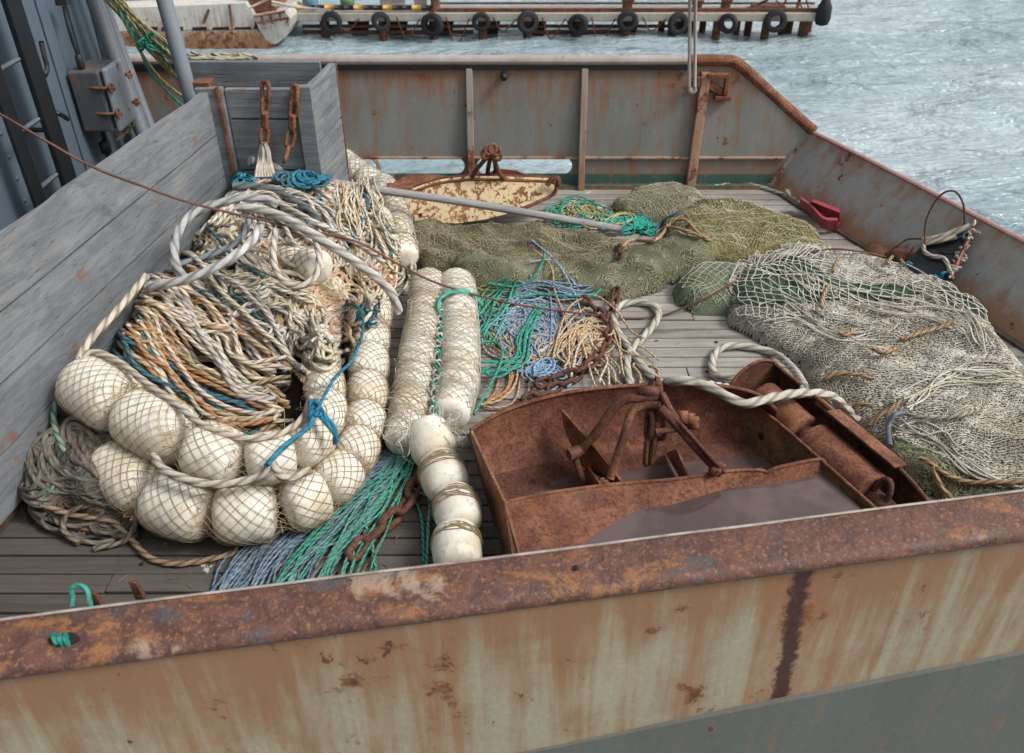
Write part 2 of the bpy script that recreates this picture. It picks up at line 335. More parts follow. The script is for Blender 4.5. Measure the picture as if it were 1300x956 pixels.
def m_wood(name, a, b, axis='X', rust=.0, bird=0.0, rough=.8, stain_shade=0):
    t = NT(name); sc = {'X': (1.6, 26, 26), 'Y': (26, 1.6, 26), 'Z': (26, 26, 1.6)}[axis]
    rnd = t.n('ShaderNodeNewGeometry').outputs['Random Per Island']
    off = t.n('ShaderNodeVectorMath', operation='ADD'); t.l(t.n('ShaderNodeTexCoord').outputs['Object'], off.inputs[0])
    cmb = t.n('ShaderNodeCombineXYZ'); 
    for k in range(3): t.l(t.math('MULTIPLY', rnd, 17.0 + 5 * k), cmb.inputs[k])
    t.l(cmb.outputs[0], off.inputs[1]); o = off.outputs[0]
    g = t.noise(1, 6, .7, src=t.coord(sc, src=o), dist=.8); g2 = t.noise(1, 3, .6, src=t.coord(tuple(q * 3.5 for q in sc), src=o)); n = t.noise(2.3, 5)
    cr_ = t.ramp(g2, .62, .74)
    col = t.mix(t.ramp(g, .3, .7), a, b)
    col = t.mix(t.ramp(n, .45, .72, 0, .55), col, tuple(q * .55 for q in a))
    col = t.mix(t.math('MULTIPLY', rnd, .45), col, tuple(q * 1.35 for q in b))
    col = t.mix(t.math('MULTIPLY', cr_, .55), col, tuple(q * .3 for q in a))
    g3 = t.noise(1, 5, .75, src=t.coord(tuple(q * 2.2 for q in sc), src=o), dist=1.5)
    col = t.mix(t.ramp(g3, .56, .70, 0, .45), col, tuple(q * .45 for q in a)); wn_ = t.noise(1, 6, .75, src=t.coord(tuple(q * .5 for q in sc), src=o), dist=.5)
    col = t.mix(t.ramp(wn_, .55, .68, 0, .55), col, (.29, .245, .205))
    if stain_shade:  # darker near-left planks: dirt together with shade painted into the wood colour
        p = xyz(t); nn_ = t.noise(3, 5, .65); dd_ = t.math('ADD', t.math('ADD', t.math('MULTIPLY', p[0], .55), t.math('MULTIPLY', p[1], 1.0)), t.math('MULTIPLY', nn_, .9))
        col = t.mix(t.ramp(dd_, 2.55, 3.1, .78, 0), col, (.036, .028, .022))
    if rust:
        r = t.noise(5, 6, .7, dist=.5); col = t.mix(t.ramp(r, .66 - rust, .73 - rust, 0, .75), col, (.23, .10, .045))
    if bird:
        r = t.noise(6, 5, .7, dist=.3); r2 = t.noise(1.1, 2); col = t.mix(t.ramp(t.math('MULTIPLY', r, t.math('ADD', r2, .5)), .67, .71, 0, bird), col, (.62, .6, .56))
    return t.fin(col, rough, t.bump(g, .55, .006, t.bump(t.math('SUBTRACT', 1.0, cr_), .5, .004)), spec=.3)
def m_float():
    t = NT('foam_float'); n = t.noise(5, 5, .6); n2 = t.noise(30, 5, .7); n3 = t.noise(9, 3)
    col = t.mix(t.ramp(n, .38, .68, 0, .8), (.78, .75, .67), (.60, .51, .36))
    col = t.mix(t.ramp(n2, .52, .66, 0, .55), col, (.42, .37, .30))
    col = t.mix(t.ramp(n3, .66, .74, 0, .6), col, (.50, .24, .08))
    return t.fin(col, .55, t.bump(n2, .3, .006, t.bump(n, .4, .02)), spec=.35)
def m_netcloth(name, a, b, scale=95, holes=(.02, .03, .02), rot=.6):
    t = NT(name); o = t.n('ShaderNodeTexCoord').outputs['Object']
    w = t.n('ShaderNodeTexNoise'); w.inputs['Scale'].default_value = 3.2; w.inputs['Detail'].default_value = 3; t.l(o, w.inputs['Vector'])
    sub = t.n('ShaderNodeVectorMath', operation='SUBTRACT'); t.l(w.outputs['Color'], sub.inputs[0]); sub.inputs[1].default_value = (.5, .5, .5)
    mul = t.n('ShaderNodeVectorMath', operation='SCALE'); t.l(sub.outputs[0], mul.inputs[0]); mul.inputs['Scale'].default_value = .55
    ad = t.n('ShaderNodeVectorMath', operation='ADD'); t.l(o, ad.inputs[0]); t.l(mul.outputs[0], ad.inputs[1])
    p = xyz(t, t.coord((1, 1, 1.4), (0, 0, rot), src=ad.outputs[0]))
    s1 = t.math('ABSOLUTE', t.math('SINE', t.math('MULTIPLY', t.math('ADD', p[0], t.math('MULTIPLY', p[1], .55)), scale * PI)))
    s2 = t.math('ABSOLUTE', t.math('SINE', t.math('MULTIPLY', t.math('SUBTRACT', p[0], t.math('ADD', t.math('MULTIPLY', p[1], .55), t.math('MULTIPLY', p[2], .4))), scale * PI)))
    hole = t.math('MULTIPLY', s1, s2); f = t.ramp(hole, .25, .6)
    n = t.noise(4, 5); n2 = t.noise(45, 4, .7)
    col = t.mix(t.ramp(n, .36, .64), a, b); col = t.mix(t.ramp(n2, .5, .72, 0, .5), col, tuple(q * 1.6 for q in b))
    col = t.mix(t.math('MULTIPLY', f, .75), col, holes)
    return t.fin(col, .9, t.bump(t.math('SUBTRACT', 1.0, f), .7, .008, t.bump(n2, .8, .012)), spec=.2)
def m_plain(name, col, rough=.6, spec=.4, metal=0, var=.3, sc=12, bump=.2):
    t = NT(name); n = t.noise(sc, 5, .65); c = t.mix(t.ramp(n, .35, .7), col, tuple(q * (1 - var) for q in col))
    return t.fin(c, rough, t.bump(t.noise(sc * 4, 4), bump, .004), metal, spec)
def m_strand(name='twine'):
    t = NT(name); c = t.attr('rc').outputs['Color']; n = t.noise(40, 4, .6); n2 = t.noise(5, 3)
    col = t.mix(t.ramp(n, .35, .7, 0, .45), c, t.mix(1.0, c, (.55, .5, .42), 'MULTIPLY'))
    col = t.mix(t.ramp(n2, .5, .7, 0, .35), col, t.mix(1.0, c, (.7, .6, .45), 'MULTIPLY'))
    return t.fin(col, .9, spec=.2)
ROPE, GEO, TWINE, FLOATM = m_rope(), m_geo_rope(), m_strand(), m_float()
RUST = m_rust(); RUSTD = m_rust('rust_dark', (.085, .032, .02), (.15, .06, .035), (.03, .015, .012))
RUSTP = m_rust('pitted_rust', (.13, .042, .025), (.235, .095, .052), (.05, .018, .014), 60, paint=(.125, .065, .05), pamt=-.03, pfine=.5)
CREAM_RUST = m_rust('cream_paint_rust', (.19, .08, .035), (.3, .14, .06), (.10, .04, .02), 30, paint=(.60, .47, .28), pamt=.27, pfine=.75, psc=22)
DOORSIDE = m_rust('ochre_paint_rust', (.2, .1, .05), (.3, .16, .08), (.08, .04, .025), 40, paint=(.33, .22, .12), pamt=-.02, pfine=.4)
# ================================================================== camera, light, water
WZ = -3.6
cam = bpy.data.objects.new('camera', bpy.data.cameras.new('camera')); C.objects.link(cam)
cam.location = (0, 0, CAM_H); cam.rotation_euler = (PI / 2 - TH, 0, 0)
cam.data.sensor_width = 36; cam.data.lens = F_PX / 1300 * 36; cam.data.shift_y = -(478 - CY) / 1300
cam.data.clip_start = .05; cam.data.clip_end = 6000
cam.data.dof.use_dof = True; cam.data.dof.focus_distance = 3.6; cam.data.dof.aperture_fstop = 4.0
sc = bpy.context.scene; sc.camera = cam
sc.view_settings.view_transform = 'Standard'; sc.view_settings.look = 'None'; sc.view_settings.gamma = 1
sc.view_settings.exposure = .50
w = bpy.data.worlds.new('World'); sc.world = w; w.use_nodes = True; wt = w.node_tree; wt.nodes.clear()
sky = wt.nodes.new('ShaderNodeTexSky'); sky.sky_type = 'NISHITA'; sky.sun_disc = False
SUN_EL, SUN_ROT = math.radians(48), math.radians(105)
sky.sun_elevation = SUN_EL; sky.sun_rotation = SUN_ROT; sky.dust_density = 4; sky.air_density = 1.6
hs = wt.nodes.new('ShaderNodeHueSaturation'); hs.inputs['Saturation'].default_value = .22
bg = wt.nodes.new('ShaderNodeBackground'); bg.inputs[1].default_value = .112
wo = wt.nodes.new('ShaderNodeOutputWorld')
wt.links.new(sky.outputs[0], hs.inputs['Color']); wt.links.new(hs.outputs[0], bg.inputs[0]); wt.links.new(bg.outputs[0], wo.inputs[0])
sl = bpy.data.lights.new('sun', 'SUN'); sl.energy = 1.5; sl.angle = math.radians(14); sl.color = (1, .97, .93)
so = bpy.data.objects.new('sun', sl); C.objects.link(so)
# sky's sun azimuth: rotation measured clockwise from +Y
sd_ = Vector((math.sin(SUN_ROT) * math.cos(SUN_EL), math.cos(SUN_ROT) * math.cos(SUN_EL), math.sin(SUN_EL)))
so.rotation_euler = sd_.to_track_quat('Z', 'Y').to_euler()
try:
    sc.cycles.use_denoising = True; sc.cycles.denoiser = 'OPENIMAGEDENOISE'; sc.cycles.max_bounces = 6; sc.cycles.caustics_reflective = False
except Exception: pass

def m_water():
    t = NT('sea_water'); a = t.noise(1, 4, .62, src=t.coord((.55, 1.5, 1)), dist=.3); b = t.noise(1, 3, .55, src=t.coord((1.7, 3.8, 1))); c2 = t.noise(1, 2, .5, src=t.coord((5, 11, 1)))
    big = t.noise(1, 3, .5, src=t.coord((.05, .12, 1)))
    col = t.mix(t.ramp(big, .35, .65), (.13, .22, .25), (.37, .45, .485))
    h = t.math('ADD', t.math('MULTIPLY', a, 1.0), t.math('ADD', t.math('MULTIPLY', b, .16), t.math('MULTIPLY', c2, .02)))
    m = t.fin(col, .05, t.bump(h, 1.0, .62), spec=.5); t.b.inputs['IOR'].default_value = 1.33; return m
yy = np.concatenate([np.linspace(-60, 4, 12), np.linspace(4.3, 44, 560), 44 * np.geomspace(1.01, 70, 60)])
xx = np.concatenate([-np.geomspace(3000, 33, 20), np.linspace(-32, 32, 420), np.geomspace(33, 3000, 20)])
XX, YY = np.meshgrid(xx, yy, indexing='ij')
fade = np.clip((90 - YY) / 60, 0, 1) * (np.abs(XX) < 60)
ZZ = WZ + fade * (.42 * (fbm(XX * .35, YY * .75, 3, 4) - .5) + .10 * (vn(XX * .9 + 3, YY * 2.0, 9) - .5))
nx, ny = XX.shape; i = np.arange(nx - 1)[:, None]; j = np.arange(ny - 1)[None, :]
Fq = np.stack([i * ny + j, (i + 1) * ny + j, (i + 1) * ny + j + 1, i * ny + j + 1], -1).reshape(-1, 4)
mb = MB(); mb.add(np.stack([XX, YY, ZZ], -1).reshape(-1, 3), Fq, smooth=True); tag(mb.build('water', m_water()), kind='structure')

# ================================================================== the boat (own hull and fittings)
boat = empty('fishing_boat', 'rusty grey trawler with planked working deck, steel bulwarks and deckhouse', 'boat')
GREY = (.29, .30, .30)
FAR_M = m_steel('far_bulwark_paint', (.20, .21, .20), 0, .86, .22, .22, .05, second=(.15, .155, .135), stain_shade=(.24, .105, .045))
NEAR_M = m_steel('near_hull_paint', (.38, .325, .225), .22, .83, .17, .0, .085, stain_shade=(.275, .12, .05), second=(.30, .265, .195), runs=1.25, g2=.05, stripe=(.712, .742, .84, .40, .030))
STERN_M = m_steel('stern_bulwark_paint', (.31, .32, .315), 0, .42, .14, .40, .055, second=(.28, .26, .235), stain_shade=(.29, .14, .065), g2=.1)
HOUSE_M = m_steel('deckhouse_paint', (.098, .132, .172), -4, 6, .0, .0, -.07, second=(.10, .14, .18), runs=.9)
PIPE_M = m_steel('grey_pipe_paint', (.21, .23, .26), -4, 6, 0, 0, -.02, stain_shade=(.26, .06, .04), runs=.6)
RAILW = m_steel('worn_top_rail', (.40, .36, .33), -4, 6, 0, 0, .05, stain_shade=(.27, .11, .08), second=(.25, .14, .12), runs=.3)
BLACKP = m_plain('black_paint', (.018, .019, .022), .55, bump=.3)
LADDER = m_plain('ladder_black_paint', (.012, .014, .017), .5, bump=.3)
DECKW = m_wood('deck_planking', (.125, .11, .095), (.34, .315, .285), 'X', bird=.8, stain_shade=1)
PENW = m_wood('pen_planks_y', (.085, .098, .115), (.225, .238, .25), 'Y', rust=.03)
PENX = m_wood('pen_planks_x', (.085, .098, .115), (.225, .238, .25), 'X', rust=.03)
DARK = m_plain('tarred_underdeck', (.02, .018, .016), .9)
GREENP = m_steel('green_waterway_paint', (.045, .10, .08), 0, .1, .1, .3, .0)

def sternx(y): return 1.84 + (5.55 - y) * (.78 / 2.05)
def neary(x): return 1.36 + .163 * x
# deck planking: rows run fore and aft (world X)
mb = MB(); pw = .0865; y = 1.0
while y < 5.56:
    yc = y + pw / 2; x0 = -3.2; xe = sternx(yc) + .02
    xs = [x0]; xq = x0 + rng.uniform(.6, 2.6)
    while xq < xe - .5: xs.append(xq); xq += rng.uniform(1.8, 3.2)
    xs.append(xe)
    for a, b in zip(xs[:-1], xs[1:]):
        b = min(b, (yc - pw / 2 - 1.36) / .163 - .01)
        if b < a + .1: continue
        dz = rng.uniform(-.004, .003); g = rng.uniform(.006, .011)
        mb.box(((a + b) / 2, yc, -.02 + dz), (b - a - .005, pw - g, .04))
    y += pw
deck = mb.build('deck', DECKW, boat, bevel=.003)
# bolt holes and splits in the planks
mb = MB()
for k in range(70):
    x = rng.uniform(-1.6, 2.4); r = int(rng.integers(4, 50)); yc = 1.0 + (r + .5) * pw
    if yc < neary(x) + .2 or x > sternx(yc) - .1: continue
    mb.lathe((x, yc, .0005), (0, 0, 1), [(0, .0001), (.0005, .009), (.001, .009), (.001, .0001)], 10)
mb.build('bolt_hole', DARK, deck)['kind'] = 'stuff'
mb = MB(); mb.prism([(-6, neary(-6) + .02, -.06), (3.25, neary(3.25) + .02, -.06), (1.86, 5.56, -.06), (-6, 5.56, -.06)], (0, 0, .015)); mb.build('deck_beams', DARK, boat)
# hull body below the deck
mb = MB(); mb.prism([(-6, neary(-6) + .0, -.07), (3.22, neary(3.22), -.07), (1.86, 5.55, -.07), (-6, 5.55, -.07)], (0, 0, -4.2)); mb.build('hull', m_steel('hull_paint', (.2, .24, .24), -4, 0, .1, .1, 0), boat)

# ---- near bulwark, seen from outside
ND = np.array([.987, .161, 0]); ND /= np.linalg.norm(ND); NN = np.array([ND[1], -ND[0], 0])     # NN points outboard
def nb(s, out, z): return np.array([0, 1.36, 0]) + ND * s + NN * out + np.array([0, 0, z])
mb = MB()
S = np.linspace(-5, 3.3, 140)
wav = lambda s: .006 * (vn(s * 1.3, s * 0, 4) - .5) * 2
A = np.array([nb(s, .108 + wav(s), .82) for s in S]); B = np.array([nb(s, .118 + 1.6 * wav(s), .22 + .075*s) for s in S])
mb.loft(A, B, -NN * .012, smooth=True)
near = mb.build('bulwark', NEAR_M, boat); near['label'] = 'rust stained outer side of the near bulwark'
mb = MB(); A = np.array([nb(s, .132, .22 + .075*s) for s in S]); B = np.array([nb(s, .10, -.9) for s in S]); mb.loft(A, B, -NN * .02)
mb.build('hull_strake', m_steel('strake_paint', (.13, .13, .115), -4, 3, 0, 0, .03), near)
# cap rail with a rolled outer lip, hole near the left end
prof = [(-.006, .835), (-.006, .853), (.0, .857), (.02, .856), (.06, .8535), (.098, .850), (.112, .847), (.122, .838), (.126, .826), (.122, .815), (.112, .811), (.104, .815), (.098, .838), (.02, .842)]
hole = atplane(82, 813, (0, 0, .852), (0, 0, 1))[:2] if False else at(82, 813, .853)
sh = float((hole[:2] - np.array([0, 1.36])) @ ND[:2]); oh = float((hole[:2] - np.array([0, 1.36])) @ NN[:2])
S2 = np.linspace(-5, 3.3, 460); V = []
for s in S2:
    for o_, z_ in prof:
        k = vn(s * 9, o_ * 60, 2) - .5; k2 = vn(s * 2.1, 0, 6) - .5
        V.append(nb(s, o_ + .004 * k + .004 * k2, z_ + .003 * k + .004 * k2))
n = len(prof); i = np.arange(len(S2) - 1)[:, None]; j = np.arange(n)[None, :]; j2 = (j + 1) % n
Fq = np.stack([i * n + j, (i + 1) * n + j, (i + 1) * n + j2, i * n + j2], -1).reshape(-1, 4)
mb = MB(); mb.add(V, Fq, smooth=True)
def m_caprail():
    t = NT('cap_rail_rust'); n1 = t.noise(1, 6, .65, src=t.coord((5, 9, 9), (0, 0, .16)), dist=.6); n2 = t.noise(14, 6, .7, dist=.4); n3 = t.noise(60, 4, .7); n4 = t.noise(2.6, 4, .6); n5 = t.noise(1, 5, .6, src=t.coord((7, 14, 8), (0, 0, .16)), dist=.5)
    vo = t.n('ShaderNodeTexVoronoi'); vo.inputs['Scale'].default_value = 26; vo.feature = 'F1'; t.l(t.coord((1, 1.6, 1)), vo.inputs['Vector']); fk = t.ramp(t.math('ADD', vo.outputs['Distance'], t.math('MULTIPLY', n2, .9)), .62, .80)
    col = t.mix(t.ramp(n2, .42, .58), (.095, .042, .032), (.205, .088, .052)); col = t.mix(t.math('MULTIPLY', fk, .55), col, (.075, .038, .032)); n9 = t.noise(90, 4, .75); col = t.mix(t.ramp(n9, .54, .64, 0, .55), col, (.38, .19, .09))
    col = t.mix(t.ramp(t.math('ADD', n1, t.math('MULTIPLY', n3, .25)), .68, .76, 0, .65), col, (.33, .145, .055))
    col = t.mix(t.ramp(t.math('ADD', n5, t.math('MULTIPLY', n3, .2)), .70, .75, 0, .6), col, (.07, .08, .095))
    col = t.mix(t.ramp(t.math('ADD', n4, t.math('MULTIPLY', n2, .25)), .76, .80, 0, .7), col, (.36, .27, .2))
    col = t.mix(t.ramp(n3, .56, .68, 0, .55), col, (.05, .025, .025))
    return t.fin(col, t.ramp(n2, .3, .7, .42, .75), t.bump(n2, .8, .010, t.bump(fk, .15, .004, t.bump(n3, .6, .003))), spec=.4)
CAPM = m_caprail()
rail = mb.build('cap_rail', CAPM, near)
mb = MB(); a = np.linspace(0, 2 * PI, 20, endpoint=False)
mb.prism([nb(sh + .032 * math.cos(q) + .004 * math.sin(3 * q), oh + .016 * math.sin(q), .8525) for q in a], (0, 0, .006)); 
hm = mb.build('rail_hole', DARK, near)
mb = MB(); hp2 = at(731, 723, .85); mb.lathe((hp2[0], hp2[1], .8535), (0, 0, 1), [(0, .0001), (.001, .007), (.005, .0075), (.005, .0001)], 12); mb.build('bolt_hole', DARK, near)
# pale worn inner edge
mb = MB(); P = np.array([nb(s, -.007, .856 + .003 * (vn(s * 5, 0, 3) - .5)) for s in np.linspace(-5, 3.3, 300)]); mb.tube(P, .0035, 6)
mb.build('rail_edge', m_plain('worn_edge', (.42, .36, .32), .6, var=.5), near)
# two small rusty spikes on the inner face
for (px, py, h) in ((125, 772, .05), (178, 762, .06)):
    q = at(px, py, .80); mb = MB(); mb.prism([q + (-.012, 0, 0), q + (.012, 0, 0), q + (.004, .0, h), q + (-.012, 0, h * 1.1)], (0, .012, 0)); mb.build('cleat', RUSTD, near, bevel=.002)

# ---- far bulwark
YB, YT = 5.55, 5.66; ZT = .86
far_pts = lambda x, z: np.array([x, YB + (YT - YB) * z / ZT, z])
LZ0, LZ1 = .09, .205
def slot_panel(mb, x0, x1, z0, z1, dy=0):
    mb.prism([far_pts(x0, z0) + (0, dy, 0), far_pts(x1, z0) + (0, dy, 0), far_pts(x1, z1) + (0, dy, 0), far_pts(x0, z1) + (0, dy, 0)], (0, .012, 0))
xpx = lambda px, z=.3: float(aty(px, 215, 5.58)[0])
mb = MB(); topz = ZT - .01
# upper plate follows the sloping end
mb.prism([far_pts(-6, LZ1), far_pts(1.93, LZ1), far_pts(2.08, .375), far_pts(1.49, topz), far_pts(-6, topz)], (0, .012, 0))
farb = mb.build('bulwark', FAR_M, boat); farb['label'] = 'far bulwark with rust runs and freeing slots'
# lower plate with two freeing slots (rounded ends)
sl_x = [(xpx(452), xpx(590)), (xpx(606), xpx(726))]
def rounded(x0, x1, z0, z1, r, n=6):
    pts = []
    for cx_, cz_, a0 in ((x1 - r, z1 - r, 0), (x0 + r, z1 - r, 90), (x0 + r, z0 + r, 180), (x1 - r, z0 + r, 270)):
        for k in range(n + 1):
            a = math.radians(a0 + 90 * k / n); pts.append((cx_ + r * math.cos(a), cz_ + r * math.sin(a)))
    return pts
mb = MB()
edges = [-6] + [q for s in sl_x for q in s] + [1.93]
for k in range(0, len(edges) - 1, 2): slot_panel(mb, edges[k], edges[k + 1], LZ0, LZ1 - .001)
for (x0, x1) in sl_x:           # corner fillets
    r = (LZ1 - LZ0) / 2 - .002
    for sx, cx_ in ((1, x0), (-1, x1)):
        for sz, cz_ in ((1, LZ0), (-1, LZ1 - .001)):
            arc = [(cx_ + sx * (r - r * math.cos(a)), cz_ + sz * (r - r * math.sin(a))) for a in np.linspace(0, PI / 2, 7)]
            poly = [(cx_, cz_)] + arc[::1]
            mb.prism([far_pts(px_, pz_) for px_, pz_ in poly], (0, .012, 0))
mb.build('slotted_plate', FAR_M, farb)
mb = MB(); mb.prism([far_pts(-6, 0), far_pts(1.86, 0), far_pts(1.89, LZ0), far_pts(-6, LZ0)], (0, .014, 0)); mb.box((-2, 5.52, .012), (8, .05, .024)); mb.build('waterway', GREENP, farb)
mb = MB(); mb.box(((-6 + 1.93) / 2, 5.565, LZ1 + .006), (7.93, .035, .012)); mb.build('ledge', m_steel('ledge_rust', (.34, .27, .22), -4, 4, 0, 0, .16), farb, bevel=.002)
# round top rail
mb = MB(); R = .034
P = cr([(-6, YT, ZT), (1.2, YT, ZT)], .03); 
mb.tube(P, R + .0015 * np.sin(P[:, 0] * 3), 14); toprail = mb.build('top_rail', RAILW, farb)
mb = MB(); P = cr([(1.2, YT, ZT), (1.40, YT, ZT), (1.49, YT, ZT - .008), (1.56, YT, ZT - .05), (1.80, YT - .01, ZT - .24), (2.09, YT - .05, .40)], .02)
mb.tube(P, R * 1.12, 14); mb.lathe((2.09, YT - .05, .40), (.6, -.08, -.8), [(-.01, .001), (-.01, .042), (.012, .040), (.02, .02), (.022, .001)], 14); mb.build('top_rail', RUST, farb)['label'] = 'heavily rusted sloping end of the top rail'
mb = MB(); mb.box((-2.3, YT - .022, ZT - .04), (7.0, .022, .028)); mb.build('rubbing_strip', BLACKP, farb)
for px, rusty in ((597, 0), (740, 0), (-10, 0), (345, 0), (471, 0)):
    if px in (471,): continue
    x = float(aty(px, 160, 5.58)[0]) 
    mb = MB(); mb.prism([(x - .022, 5.47, .0), (x + .022, 5.47, .0), (x + .022, YT - .03, ZT - .03), (x - .022, YT - .03, ZT - .03)], (0, .055, 0))
    mb.build('stanchion', m_steel('stanchion_paint', (.33, .29, .26), 0, .9, .0, .25, .12, stain_shade=(.26, .10, .045)), farb, bevel=.004)
b0 = at(876, 238, 0); b1 = aty(896, 92, 5.62)
mb = MB(); mb.prism([b0 + (-.035, -.03, 0), b0 + (.03, -.03, 0), b1 + (.035, -.02, -.0), b1 + (-.03, -.02, -.0)], (0, .05, 0)); 
br = mb.build('brace', m_steel('brace_rust', (.36, .24, .16), -4, 4, 0, 0, .14, stain_shade=(.33, .13, .04)), farb, bevel=.006)
# bracket block beside the brace
mb = MB(); q = lambda px, py, y=5.60: aty(px, py, y)
c = q(912, 96); mb.box(c, (.15, .05, .03)); c = q(922, 108); mb.box(c, (.03, .05, .13)); c = q(908, 112, 5.61); mb.box(c, (.11, .03, .05), R=Matrix.Rotation(.5, 3, 'Y')); c = q(917, 124, 5.60); mb.box(c, (.11, .06, .03)); c = q(885, 104, 5.59); mb.box(c, (.07, .02, .07))
mb.build('bracket', RUST, br, bevel=.006)
mb = MB(); c = q(640, 97, 5.60); mb.lathe(c, (0, 1, 0), [(-.04, .001), (-.04, .02), (-.01, .026), (.04, .026)], 12); mb.build('lug', BLACKP, farb)

# ---- stern bulwark (right), leaning outboard
def sp(s, z, off=0):     # s metres from the far corner
    d = np.array([.3556, -.9346, 0]); nrm = np.array([.9346, .3556, 0])
    return np.array([1.84, 5.55, 0]) + d * s + nrm * (off + .245 * z / .385) + np.array([0, 0, z])
S = np.linspace(-.02, 4.0, 60)
A = np.array([sp(s, 0, 0) for s in S]); Bp = np.array([sp(s, .385, .01 * math.sin(s * 2.3)) for s in S])
mb = MB(); mb.loft(A, Bp, np.array([.012, .004, 0]), smooth=True); ster = mb.build('stern_bulwark', STERN_M, boat)
mb = MB(); P = np.array([sp(s, .39, .004 + .01 * math.sin(s * 2.3)) for s in S]); mb.tube(P, .019, 8, flat=.55); mb.build('cap_rail', m_steel('stern_cap_paint', (.36, .17, .16), -4, 4, 0, 0, .03, stain_shade=(.2, .07, .05), second=(.42, .33, .30)), ster)
mb = MB(); mb.loft([sp(s, .004, -.03) for s in S], [sp(s, .004, .02) for s in S], (0, 0, .012)); mb.build('waterway', m_plain('dark_deck_edge', (.11, .075, .06), .8, var=.5), ster)
# corner gusset: rounded fold with rust
mb = MB(); mb.tube([np.array((1.845, 5.545, .0)), np.array((2.09, 5.60, .38))], .02, 10); mb.build('corner_seam', m_steel('seam_rust', (.36, .32, .28), -4, 4, 0, 0, .15), ster)

# ---- deckhouse (left)
XW = -2.55
mb = MB(); mb.box((XW - .75, 3.2, 1.7), (1.5, 4.3, 5.4)); house = mb.build('deckhouse', HOUSE_M, boat, bevel=.02)
for yc, wd, dp in ((5.30, .10, .05), (5.0, .035, .018), (4.72, .10, .014), (4.45, .03, .02), (3.62, .04, .025), (3.2, .1, .012)):
    mb = MB(); mb.box((XW + dp / 2 + .001, yc, 1.2), (dp, wd, 4.38)); mb.build('wall_rib', HOUSE_M, house, bevel=.008)
mb = MB(); mb.box((XW + .006, 3.75, .62), (.012, .5, 1.1)); 
for k in range(9):
    for yy_ in (3.52, 3.98): mb.lathe((XW + .012, yy_, .12 + k * .12), (1, 0, 0), [(0, .012), (.005, .01), (.007, .001)], 8)
mb.build('riveted_panel', HOUSE_M, house)
# ladder: two broad stiles, rungs
XL = -2.40
lad = MB(); y0, y1 = 3.88, 4.20
ladder = empty('ladder'); ladder.parent = house
mb = MB(); mb.box((XL, y0, 1.3), (.02, .10, 3.2)); mb.build('stile', LADDER, ladder, bevel=.004)
mb = MB(); mb.box((XL, y1, 1.3), (.03, .13, 3.2)); mb.build('stile', LADDER, ladder, bevel=.004)
for k in range(9):
    z = .38 + .30 * k; mb = MB(); mb.tube([(XL - .02, y0, z), (XL - .02, y1, z)], .013, 8); mb.build('rung', m_plain('rung_paint', (.10, .12, .14), .5) if k == 0 else bpy.data.materials['rung_paint'], ladder)
for z in (.9, 2.2):
    mb = MB(); mb.box((XL - .07, y1, z), (.14, .04, .012)); mb.build('wall_bracket', LADDER, ladder)
# bent handles on the wall by the ladder
def hp(px, py, x=XW + .10): return atx(px, py, x)
IRON = m_plain('dark_iron', (.03, .03, .032), .5, var=.5)
mb = MB(); mb.tube(cr([hp(52, 52), hp(56, 70), hp(60, 86), hp(57, 95), hp(50, 104, XW + .02)], .01), .013, 8); mb.build('grab_handle', IRON, house)
mb = MB(); mb.tube(cr([hp(64, 141, XW + .02), hp(72, 143), hp(80, 147), hp(86, 151)], .01), .014, 8); mb.build('grab_handle', IRON, house)
mb = MB(); mb.tube(cr([hp(81, 8), hp(86, 32), hp(92, 52), hp(98, 68), hp(103, 78)], .01), .009, 8); mb.lathe(hp(102, 80), (0, 0, 1), [(-.04, .012), (-.02, .022), (.04, .02), (.05, .01)], 10)
mb.box(hp(80, 2), (.06, .06, .03)); mb.tube(cr([hp(103, 80), hp(101, 94, XW + .03)], .01), .012, 8); mb.build('door_lever', IRON, house)
mb = MB(); mb.tube(cr([hp(104, 88, XW + .06), hp(118, 130, XW + .06), hp(134, 180, XW + .06)], .02), .014, 8); mb.lathe(hp(133, 185, XW + .06), (0, 0, 1), [(-.05, .01), (-.045, .03), (.02, .034), (.03, .015)], 10)
mb.tube([hp(134, 190, XW + .06), hp(139, 204, XW + .06)], .012, 8); mb.build('conduit', IRON, house)
# locker box with latches
XB = -2.32
lk = empty('electrical_locker'); lk.parent = boat
q = lambda px, py, x=XB: atx(px, py, x)
a_, b_, c_, d_ = q(134, 80), q(155, 75), q(166, 160), q(145, 169)
ya, yb = float((a_[1] + d_[1]) / 2), float((b_[1] + c_[1]) / 2) + .02; zt, zb = float((a_[2] + b_[2]) / 2), float((c_[2] + d_[2]) / 2)
LM = m_steel('locker_paint', (.21, .24, .275), zb, zt, .05, .15, -.02, stain_shade=(.3, .12, .05))
mb = MB(); mb.box((XB - .11, (ya + yb) / 2 - .01, (zt + zb) / 2), (.17, (yb - ya) + .02, zt - zb - .02)); mb.build('box', m_steel('locker_box_paint', (.085, .095, .105), zb, zt, .1, .1, -.03), lk, bevel=.01)
mb = MB(); mb.box((XB, (ya + yb) / 2, (zt + zb) / 2), (.03, yb - ya, zt - zb)); mb.build('lid', LM, lk, bevel=.014)
